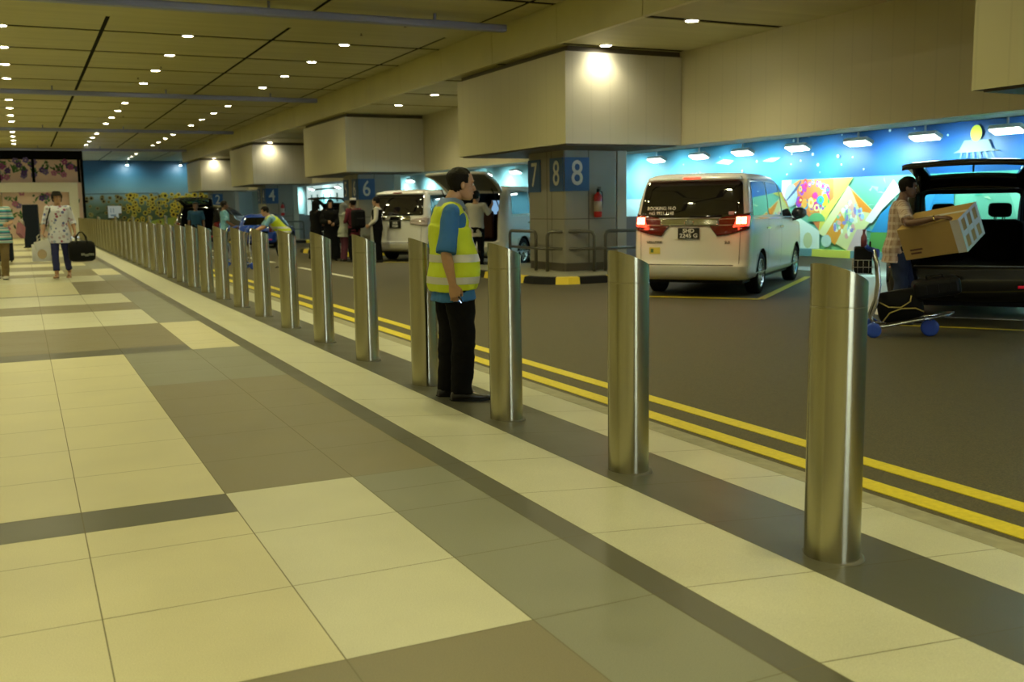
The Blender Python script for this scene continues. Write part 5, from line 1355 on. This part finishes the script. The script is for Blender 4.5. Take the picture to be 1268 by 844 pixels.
# black holdall in her left hand
hp2 = LW(WLOC, WRZ, (-.31, .05, .82))
def holdall(P, rz, label, m, L_=.52, Hh=.34, D=.24, trim=None, handles=True, name='holdall'):
    t = empty(name, P, rz); tag(t, label, 'bag')
    b = bmesh.new(); xs = [-.5, -.47, -.36, 0, .36, .47, .5]
    secs = [(x*L_, s_) for x, s_ in zip(xs, (.55, .82, .97, 1.0, .97, .82, .55))]; rings = []
    for x, s_ in secs:
        ring = []
        for k in range(20):
            a = 2*pi*k/20; c, q = cos(a), sin(a); ring.append(b.verts.new((x, D/2*s_*math.copysign(abs(c)**.6, c), Hh/2+Hh/2*s_*math.copysign(abs(q)**.65, q)*(1 if q > 0 else 1))))
        rings.append(ring)
    for A, B_ in zip(rings, rings[1:]):
        for k in range(20): b.faces.new((A[k], A[(k+1) % 20], B_[(k+1) % 20], B_[k])).smooth = True
    b.faces.new(list(reversed(rings[0]))); b.faces.new(rings[-1]); bmesh.ops.recalc_face_normals(b, faces=b.faces[:])
    obj('bag_body', b, m, t)
    if handles:
        for sg in (-1, 1):
            b = bmesh.new(); tube(b, [(-.10, sg*D*.40, Hh*.85), (-.09, sg*D*.28, Hh+.08), (-.03, sg*.02, Hh+.17), (.03, sg*.02, Hh+.17), (.09, sg*D*.28, Hh+.08), (.10, sg*D*.40, Hh*.85)], .011, 8); obj('bag_handle', b, m, t)
    if trim:
        for sg in (-1, 1):
            b = bmesh.new(); tube(b, [(-.20, sg*(D/2+.004), Hh*.75), (-.12, sg*(D/2+.010), Hh*.55), (0, sg*(D/2+.012), Hh*.48), (.10, sg*(D/2+.010), Hh*.62), (.12, sg*(D/2+.004), Hh*.80)], .0065, 6)
            tube(b, [(-.20, sg*(D/2+.0), Hh*.12), (-.12, sg*(D/2+.010), Hh*.36), (0, sg*(D/2+.012), Hh*.44), (.14, sg*(D/2+.010), Hh*.38), (.22, sg*(D/2+.0), Hh*.22)], .0065, 6); obj('piping', b, trim, t)
    b = bmesh.new(); tube(b, [(-.42*L_, 0, Hh*.985), (0, 0, Hh*1.002), (.42*L_, 0, Hh*.985)], .006, 6); obj('zip', b, mat('zip_grey', (.12, .12, .12), .4, metal=.5), t)
    return t
hb = holdall((hp2.x+.09, hp2.y-.10, .33), radians(6), 'black holdall with grey lettering carried by the walking woman', mat('holdall_black', (.018, .018, .018), .6, bump=.4, bscale=25), L_=.50, Hh=.42)
b = bmesh.new(); rnd = random.Random(2)
for k in range(7): ellipsoid(b, (-.02+.035*k, -.125, .13+.02*rnd.random()), (.017, .006, .028), n=8)
obj('printed_marks', b, mat('mark_grey', (.22, .23, .20), .7), hb)
# ---- second woman at the left edge
TS = stripe_cloth('striped_top', [(0, (.55, .58, .56)), (.30, (.04, .30, .34)), (.42, (.50, .56, .55)), (.60, (.02, .05, .14)), (.78, (.06, .36, .40))], 7.2)
J = dict(hf=(-.15, 1, 0), elL=(-.25, -.02, 1.14), wrL=(-.20, .16, 1.10), elR=(.24, -.03, 1.13), wrR=(.24, .06, .9), knR=(.10, .0, .48), anR=(.10, -.12, .09), knL=(-.09, .10, .50), anL=(-.08, .16, .09))
person('woman in a teal and white striped top and brown trousers at the left edge', (-.44, 22.9, 0), radians(180-5), S=1.0, J=J, skin='fair', hair='long', hairm=HAIRL, top=TS, sleeve='short', bottom=CL('brown_trousers', (.16, .11, .04)),
       shoe=mat('trainer_pale', (.5, .48, .42), .6), belly=.03, vox=.011, untucked=True, leg=1.12, tw=.15)
bag_paper((-.05, 23.0, .86), radians(70), .26, .08, .24, 'crumpled pink and white bag on the striped woman\'s arm', mat('bag_pink', (.62, .30, .36), .6), name='gift_bag', tilt=radians(25))
# tall navy things by the far left
b = bmesh.new(); rbox(b, -.27, .27, -.15, .15, .03, 1.66, .03); t = empty('information_totem', (.32, 43.5, 0), radians(-8)); tag(t, 'tall dark blue standing panel behind the flowered-blouse woman', 'stand'); obj('panel', b, mat('totem_navy', (.02, .03, .055), .5), t)
b = bmesh.new(); rbox(b, -.30, .30, -.22, .22, 0, .04, .01); obj('foot_plate', b, DRK, t)
def suitcase(P, rz, label, m, w=.45, d=.26, h=.66, name='suitcase', lying=False, handle=True):
    t = empty(name, P, rz); tag(t, label, 'suitcase')
    if lying: t.rotation_euler = (radians(-90), 0, rz)
    b = bmesh.new(); rbox(b, -w/2, w/2, -d/2, d/2, .035, h, .045, seg=3); obj('case_shell', b, m, t)
    b = bmesh.new()
    for x in (-w/4, 0, w/4): rbox(b, x-.012, x+.012, -d/2-.006, d/2+.006, .08, h-.05, .005)
    obj('ribs', b, m, t)
    for x in (-w/2+.06, w/2-.06):
        for y in (-d/2+.05, d/2-.05): b = bmesh.new(); lathe(b, [(.024, -.012), (.024, .012)], 12, M=Matrix.Translation((x, y, .024)) @ Matrix.Rotation(pi/2, 4, 'Y')); obj('caster', b, RUB, t)
    if handle:
        b = bmesh.new(); tube(b, [(-.08, 0, h-.01), (-.08, 0, h+.035), (.08, 0, h+.035), (.08, 0, h-.01)], .009, 6); obj('carry_handle', b, DRK, t)
    return t
suitcase((-.48, 30.9, 0), radians(5), 'dark blue upright suitcase on the floor behind the striped woman', mat('case_navy', (.02, .028, .05), .5), w=.42, h=.78)

# ---- man loading the dark car
def plaid(name, c1, c2, c3, s=26):
    m = mat(name, c1, .85); nt, b = nodes_of(m); tc = nt.nodes.new('ShaderNodeTexCoord'); prev = None
    for ax, cc_, th in ((0, c2, .34), (2, c3, .34), (0, c2, .12)):
        sp_ = nt.nodes.new('ShaderNodeSeparateXYZ'); nt.links.new(tc.outputs['Object'], sp_.inputs[0]); ad = sp_.outputs[ax]
        if ax == 0:
            a_ = nt.nodes.new('ShaderNodeMath'); a_.operation = 'ADD'; nt.links.new(sp_.outputs[0], a_.inputs[0]); nt.links.new(sp_.outputs[1], a_.inputs[1]); ad = a_.outputs[0]
        mu = nt.nodes.new('ShaderNodeMath'); mu.operation = 'MULTIPLY'; mu.inputs[1].default_value = s*(1 if th > .2 else 2.1)*.62; nt.links.new(ad, mu.inputs[0])
        fr = nt.nodes.new('ShaderNodeMath'); fr.operation = 'FRACT'; nt.links.new(mu.outputs[0], fr.inputs[0]); lt = nt.nodes.new('ShaderNodeMath'); lt.operation = 'LESS_THAN'; lt.inputs[1].default_value = th; nt.links.new(fr.outputs[0], lt.inputs[0])
        mf = nt.nodes.new('ShaderNodeMath'); mf.operation = 'MULTIPLY'; mf.inputs[1].default_value = .65; nt.links.new(lt.outputs[0], mf.inputs[0])
        mx = nt.nodes.new('ShaderNodeMixRGB'); mx.inputs[2].default_value = (*cc_, 1); nt.links.new(mf.outputs[0], mx.inputs[0])
        if prev is None: mx.inputs[1].default_value = (*c1, 1)
        else: nt.links.new(prev, mx.inputs[1])
        prev = mx.outputs[0]
    nt.links.new(prev, b.inputs['Base Color']); return m
PLAID = plaid('plaid_shirt', (.52, .40, .33), (.24, .13, .10), (.66, .56, .50), 18)
MX, MY = 9.21, 8.70
th = math.atan2(-.727, .687)-pi/2          # local +Y turned to the right along the picture
vv_, rr_ = Vector((.757, .653, 0)), Vector((.653, -.757, 0))
cc0 = Vector((9.04, 7.95, .96))
xd = (rr_*.90-vv_*.40+Vector((0, 0, .17))).normalized(); yd = vv_*.82+rr_*.42+Vector((0, 0, .36)); yd = (yd-xd*yd.dot(xd)).normalized(); zd = xd.cross(yd)
CW, CD, CH = .68, .52, .37
BOXM = frame3(cc0, xd, yd, zd)
MANM = (Matrix.Translation((MX, MY, ZR)) @ Matrix.Rotation(th, 4, 'Z')).inverted()
toman = lambda x, y, z: MANM @ (BOXM @ Vector((x, y, z)))
hR_ = toman(.14, -CD/2+.015, CH/2+.05); hL_ = toman(-.12, CD/2-.10, -CH/2-.05)
hRd = (toman(.30, -CD/2+.05, CH/2+.02)-hR_); hLd = (toman(.05, CD/2-.10, -CH/2-.03)-hL_)
nR_ = (toman(0, 0, -1)-toman(0, 0, 0)); nL_ = -nR_
J = dict(pel=(0, -.02, .89), che=(0, .0, 1.26), nec=(0, .035, 1.435), hd=(0, .075, 1.478), hf=(0, 1, -.12), hu=(0, .12, 1),
         shR=(.19, .02, 1.385), shL=(-.19, .05, 1.385), elR=toman(-.17, -CD/2-.04, CH/2+.06), wrR=hR_, elL=(-.22, .16, 1.04), wrL=hL_, knR=(.10, .05, .47), anR=(.11, -.02, .085), knL=(-.10, .12, .49), anL=(-.11, .14, .085))
MLOC = (MX, MY, ZR)
t, j, HM = person('man in a plaid short-sleeved shirt and dark jeans carrying the large carton', MLOC, th, S=1.0, J=J, skin='brown', hair='short', top=PLAID, sleeve='short', bottom=CL('dark_jeans', (.012, .022, .06)), shoe=BLKL, belly=.035, vox=.009,
                  untucked=True, leg=1.1, hd={'R': hRd, 'L': hLd}, hp={'R': nR_, 'L': nL_}, curl=(.35, .35), tw=.05)
b = bmesh.new(); w_ = Vector(j['wrR']); e_ = Vector(j['elR']); d_ = (w_-e_).normalized(); tube(b, [w_-d_*.05, w_-d_*.035], .036, 14); obj('wristwatch', b, mat('watch_gold', (.65, .5, .15), .25, metal=1), t)
# carton
CARD = mat('cardboard', (.46, .30, .095), .75, bump=.15, bscale=30, var=.05, vscale=4); TAPE = mat('packing_tape', (.62, .60, .58), .3)
def carton(P, R, w, d, h, label):
    t = empty('carton', P); t.rotation_euler = R; tag(t, label, 'box')
    b = bmesh.new(); rbox(b, -w/2, w/2, -d/2, d/2, -h/2, h/2, .006, seg=1); obj('cardboard_box', b, CARD, t)
    b = bmesh.new(); e = .003
    box(b, w/2, w/2+e, -d/2-e, d/2+e, h*.42, h/2+e); box(b, w/2, w/2+e, -d/2-e, d/2+e, -h/2-e, -h*.42)
    for q in (-.46, -.16, .14, .44): box(b, w/2, w/2+e*1.5, d*q-.03, d*q+.03, -h/2, h/2+e)
    box(b, w/2, w/2+e*1.2, -d/2, d/2, -.03, .03)
    box(b, -w/2, w/2, -.028, .028, h/2, h/2+.002); box(b, w/2-.09, w/2+e, -d/2-e, -d/2, -h/2, h/2)
    obj('tape_strips', b, TAPE, t)
    b = bmesh.new(); box(b, -w/2+.08, -w/2+.22, -d/2-.002, -d/2, -h/2+.10, -h/2+.12); box(b, -w/2+.08, -w/2+.20, -d/2-.002, -d/2, -h/2+.06, -h/2+.08); obj('printed_marks', b, mat('carton_print', (.12, .05, .03), .7), t)
    return t
# ---- luggage trolleys
TB = mat('trolley_blue', (.02, .07, .42), .4); TS_ = mat('trolley_steel', (.55, .56, .56), .25, metal=1.0); WIRE = mat('basket_wire', (.35, .33, .26), .4, metal=.8)
def trolley(P, rz, label, S=1.0):
    """local +x: towards the front wheels; handle at -x"""
    t = empty('luggage_trolley', P, rz); t.scale = (S, S, S); tag(t, label, 'trolley', 'luggage trolleys')
    def wh(x, y, r):
        w = empty('wheel', (x, y, r), 0, t); b = bmesh.new(); lathe(b, [(r*.45, -.018), (r*.8, -.022), (r, -.014), (r, .014), (r*.8, .022), (r*.45, .018)], 24, M=Matrix.Rotation(pi/2, 4, 'X')); obj('tyre', b, TB, w)
        b = bmesh.new(); lathe(b, [(r*.42, -.014), (r*.42, .014)], 16, M=Matrix.Rotation(pi/2, 4, 'X')); obj('hub', b, TS_, w)
    for y in (-.26, .26): wh(0, y, .085)
    wh(.62, 0, .10)
    b = bmesh.new()
    for y in (-.22, .22): tube(b, [(-.02, y, 1.0), (.03, y, .80), (.05, y, .60), (.03, y, .40), (-.03, y, .22), (.02, y, .13), (.10, y*.9, .12), (.45, y*.6, .19), (.80, y*.45, .26)], .021, 8)
    for x, z in ((.15, .13), (.35, .17), (.55, .215), (.75, .255)): tube(b, [(x, -.16, z), (x, .16, z)], .010, 6)
    tube(b, [(.80, -.10, .26), (.86, 0, .275), (.80, .10, .26)], .014, 8); tube(b, [(.62, 0, .18), (.62, 0, .235)], .03, 8)
    tube(b, [(.0, -.26, .085), (.0, .26, .085)], .012, 6)
    rings_ = [(-.01, 1.0), (.035, .80), (.055, .60), (.035, .40), (-.025, .22)]
    for (x0, z0), (x1, z1) in zip(rings_, rings_[1:]): quad(b, [(x0, -.07, z0), (x0, .07, z0), (x1, .07, z1), (x1, -.07, z1)])
    obj('frame', b, TS_, t)
    b = bmesh.new(); tube(b, [(-.10, -.27, 1.03), (-.06, -.22, 1.00), (0, -.15, .98), (0, .15, .98), (-.06, .22, 1.0), (-.10, .27, 1.03)], .024, 8, round_caps=True); rbox(b, -.03, .05, -.09, .09, .90, 1.0, .02); obj('handle_bar', b, TB, t)
    b = bmesh.new()
    for z in (.72, .80, .88): tube(b, [(-.02, -.2, z), (-.24, -.2, z), (-.24, .2, z), (-.02, .2, z)], .004, 5)
    for q in range(6):
        y = -.2+.08*q; tube(b, [(-.02, y, .72), (-.24, y, .72), (-.24, y, .88)], .003, 5)
    for x in (-.07, -.13, -.19):
        for y in (-.2, .2): tube(b, [(x, y, .72), (x, y, .88)], .003, 5)
    obj('wire_basket', b, WIRE, t)
    return t
TR_RZ = radians(-43)
trolley((8.22, 8.08, ZR), TR_RZ, 'luggage trolley with blue wheels loaded with two black bags beside the dark car', S=.93)
TM = Matrix.Translation((8.22, 8.08, ZR)) @ Matrix.Rotation(TR_RZ, 4, 'Z')
tl_ = lambda x, y, z: TM @ Vector((x, y, z))
hb = holdall(tl_(.30, 0, .165), TR_RZ, 'black holdall with yellow piping lying on the loaded trolley', mat('holdall_black_matt', (.012, .012, .013), .75), L_=.46, Hh=.33, D=.34, trim=mat('piping_yellow', (.42, .34, .08), .5), handles=False)
hb.rotation_euler = (0, radians(-11), TR_RZ)
sc_ = suitcase(tl_(.64, .0, .40), TR_RZ, 'black hard suitcase lying on the front of the loaded trolley', mat('case_black', (.016, .016, .018), .45), w=.46, d=.40, h=.22, handle=True)
sc_.rotation_euler = (0, radians(-9), TR_RZ)
# things in the basket
b = bmesh.new(); rbox(b, -.09, .09, -.15, .15, 0, .28, .02); t = empty('small_bag', tl_(-.12, .02, .675), TR_RZ); tag(t, 'small black bag standing in the basket of the loaded trolley', 'bag'); obj('bag_body', b, mat('bag_black', (.02, .02, .022), .7), t)
b = bmesh.new(); tube(b, [(.07, -.05, .27), (.07, -.04, .33), (.07, .04, .33), (.07, .05, .27)], .008, 6); obj('bag_handle', b, DRK, t)
b = bmesh.new(); prism(b, [(-.03, -.055), (.03, -.055), (.03, .055), (-.03, .055)], 0, .06); 
for v in b.verts:
    if v.co.z > .05: v.co.x *= .4; v.co.y *= .4
    v.co.z *= 2.2
t = empty('white_packet', tl_(-.12, .07, .957), TR_RZ); tag(t, 'pointed white packet on the black bag in the trolley basket', 'packet'); obj('packet_body', b, mat('packet_white', (.6, .62, .60), .6), t)
b = bmesh.new(); lathe(b, [(.030, 0), (.032, .10), (.012, .14), (.012, .165), (.016, .168), (.016, .185)], 14); t = empty('bottle', tl_(-.12, -.10, .957)); tag(t, 'small dark bottle on the black bag in the trolley basket', 'bottle'); obj('bottle_body', b, mat('bottle_red_brown', (.20, .05, .06), .3), t)
# second and third trolley near the far vest man
trolley((5.02, 25.45, ZR), radians(185), 'luggage trolley pushed by the bending man in the yellow vest')
trolley((4.95, 27.5, ZR), radians(150), 'empty luggage trolley standing behind the bollards, left of the bending man')

# ---- carton in the man's arms
carton(cc0, (0, 0, 0), CW, CD, CH, 'large brown carton with white tape carried in the plaid-shirted man\'s arms')
CT = bpy.data.objects['carton']
CT.matrix_world = BOXM

# ---- bending man in vest
J = dict(pel=(0, -.14, .88), che=(0, .10, 1.16), nec=(0, .24, 1.28), hd=(0, .27, 1.31), hf=(0, 1, -.35), hu=(0, .45, 1), shR=(.18, .20, 1.23), shL=(-.18, .22, 1.23), elR=(.20, .36, 1.02), wrR=(.18, .58, .92), elL=(-.20, .38, 1.02), wrL=(-.18, .60, .93),
         hipR=(.088, -.14, .86), hipL=(-.088, -.14, .86), knR=(.10, .0, .48), anR=(.10, -.12, .085), knL=(-.10, -.1, .47), anL=(-.10, -.30, .085))
LB = CL('pale_blue', (.18, .38, .55))
t, j, HM = person('man in a yellow reflective vest bending over a luggage trolley', (5.75, 25.35, ZR), radians(88), J=J, skin='tan', hair='short', top=LB, sleeve='short', bottom=NAVY, shoe=BLKL, vox=.013, face=False, curl=(.8, .8), leg=1.05)
vest(t, j, 1.0, 0, .013, zs=((.98, 1.03), (.88, .92)))
# ---- two men by the far cars
t, *_ = person('man in a dark blue shirt standing behind the far bollards', (5.12, 34.3, ZR), radians(170), J=dict(), skin='brown', hair='short', top=CL('petrol_blue', (.01, .07, .16)), sleeve='short', bottom=NAVY, shoe=BLKL, vox=.016, face=False)
t, *_ = person('man in a light blue patterned shirt facing right beside the dark car', (5.2, 29.6, ZR), radians(-95), S=1.0, J=dict(elR=(.24, .05, 1.12), wrR=(.2, .25, 1.0)), skin='brown', hair='short', top=flower_cloth('patterned_blue', (.14, .36, .52), [(.05, .18, .35), (.3, .5, .6), (.10, .30, .5), (.2, .4, .5)], 16), sleeve='short', bottom=NAVY, shoe=BLKL, vox=.014, face=False, untucked=True)
# ---- the group at column six
def robe(t, j, m, off=.05, hood=True, HM=None, z0=.05, face=False):
    b = bmesh.new(); torso(b, j, off*.7, ts=(.04, .985))
    tube(b, [(0, 0, 1.0), (0, 0, .8), (0, 0, .45), (0, 0, z0)], [(.19, .15), (.21, .17), (.24, .20), (.28, .24)], n=20)
    for sd in ('R', 'L'):
        limb(b, j['sh'+sd], j['el'+sd], Vector(j['wr'+sd]), .07, .075, .06)
    if hood: hood_on(b, j, HM)
    part_mesh(t, 'black_robe', b, m, .014, .012, 7)
def hood_on(b, j, HM):
    head_rings(b, HM, off=.026, t0=.0)
    tube(b, [HM @ Vector((0, -.03, .09)), Vector(j['nec'])+Vector((0, -.01, 0)), Vector(j['nec'])+Vector((0, 0, -.10))], [(.09, .10), (.10, .10), (.19, .13)], n=16)
def hood_mesh(t, j, HM, m, name='head_scarf'):
    b = bmesh.new(); hood_on(b, j, HM)
    me = remesh(b, .012, 2)
    b = bmesh.new(); b.from_mesh(me); bpy.data.meshes.remove(me); inv = HM.inverted()
    bmesh.ops.delete(b, geom=[f for f in b.faces if (lambda c: c.y > .055 and .02 < c.z/HH < .80 and abs(c.x) < .058)(inv @ f.calc_center_median())], context='FACES')
    bmesh.ops.solidify(b, geom=b.faces[:], thickness=.006); obj(name, b, m, t)
ROBE = CL('black_robe', (.010, .010, .011), .8)
J1 = dict(elR=(.24, .08, 1.12), wrR=(.10, .24, 1.10), elL=(-.24, .05, 1.12), wrL=(-.12, .22, 1.05))
def woman_robe(lab, loc, rz, S=1.0, scarf=ROBE):
    t, j, HM = person(lab, loc, rz, S=S, J=J1, skin='tan', hair='none', top=None, bottom=None, shoe=BLKL, vox=.014, face=True)
    robe(t, j, ROBE, hood=False, HM=HM); hood_mesh(t, j, HM, scarf)
woman_robe('woman in a full black robe and veil, leftmost of the group at column six', (7.55, 28.5, ZR), radians(-70), S=.97)
woman_robe('woman in a black robe holding her hand up, second from the left of the group', (7.85, 28.05, ZR), radians(165), S=.98)
J2 = dict(elR=(.22, .10, 1.12), wrR=(.12, .26, 1.25), elL=(-.22, .06, 1.12), wrL=(-.14, .25, 1.18), hf=(.2, 1, -.1))
t, j, HM = person('woman in a grey headscarf and pale cardigan raising her hands', (8.02, 27.35, ZR), radians(-85), S=.93, J=J2, skin='tan', hair='none', top=CL('pale_grey_knit', (.30, .32, .28)), sleeve='long', bottom=CL('maroon_trousers', (.10, .02, .05)), shoe=BLKL, vox=.014, untucked=True, tw=.1)
hood_mesh(t, j, HM, CL('grey_scarf', (.16, .17, .17)))
t, j, HM = person('woman in black half hidden behind the man with the backpack', (8.45, 27.9, ZR), radians(150), S=.96, J=J2, skin='tan', hair='short', top=CL('dark_brown_top', (.05, .035, .03)), sleeve='long', bottom=NAVY, shoe=BLKL, vox=.014)
J3 = dict(elR=(.24, .02, 1.12), wrR=(.16, .22, 1.08), elL=(-.24, .02, 1.12), wrL=(-.16, .22, 1.08))
t, j, HM = person('man in a maroon shirt with a white cap and large black backpack', (8.13, 26.75, ZR), radians(15), S=1.0, J=J3, skin='brown', hair='short', top=CL('maroon_shirt', (.13, .012, .03)), sleeve='long', bottom=NAVY, shoe=BLKL, vox=.013, face=False, untucked=True)
b = bmesh.new(); tube(b, [HM @ Vector((0, -.005, HH*.76)), HM @ Vector((0, -.005, HH*1.06))], [(.088, .108), (.080, .098)], n=20, ref=HM.to_3x3() @ Vector((1, 0, 0))); obj('cap', b, CL('white_cap', (.62, .60, .60)), t)
t2 = empty('backpack', LW((8.13, 26.75, ZR), radians(15), (0, -.21, 0)), radians(15)); tag(t2, 'large black backpack worn by the man in the white cap', 'backpack')
b = bmesh.new(); rbox(b, -.19, .19, -.14, .10, .92, 1.42, .08, seg=4); me = remesh(b, .012, 3); link('pack', me, t2, [mat('backpack_black', (.014, .014, .015), .8)])
b = bmesh.new(); rbox(b, -.14, .14, -.19, -.12, .96, 1.2, .04, seg=3); obj('front_pocket', b, MAT['backpack_black'], t2)
for sg in (-1, 1): b = bmesh.new(); tube(b, [(sg*.10, .08, 1.36), (sg*.12, .17, 1.46), (sg*.13, .31, 1.38), (sg*.16, .32, 1.15), (sg*.19, .15, 1.0), (sg*.17, .08, .98)], .014, 6); obj('shoulder_strap', b, MAT['backpack_black'], t2)
J4 = dict(hf=(.25, 1, -.05), elR=(.24, -.04, 1.12), wrR=(.24, .06, .88), elL=(-.24, .0, 1.12), wrL=(-.2, .18, .98))
t, j, HM = person('man in a white long-sleeved shirt with a black waistcoat and trousers', (8.62, 26.2, ZR), radians(62), S=1.02, J=J4, skin='tan', hair='short', top=CL('white_shirt', (.62, .60, .54)), sleeve='long', bottom=NAVY, shoe=BLKL, vox=.013, leg=1.15)
b = bmesh.new(); torso(b, j, .022, ts=(.04, .88), wx=.97); part_mesh(t, 'waistcoat', b, CL('black_waistcoat', (.012, .012, .014)), .013, .004)
# ---- man at the open van
J5 = dict(elR=(.26, .05, 1.25), wrR=(.26, .30, 1.42), elL=(-.24, .12, 1.22), wrL=(-.2, .36, 1.30), hf=(.1, 1, 0))
person('man in a white shirt reaching into the van with the raised tailgate', (9.37, 21.3, ZR), radians(-45), S=1.05, J=J5, skin='tan', hair='short', top=CL('white_shirt_two', (.55, .54, .50)), sleeve='elbow', bottom=NAVY, shoe=BLKL, vox=.013, untucked=True)
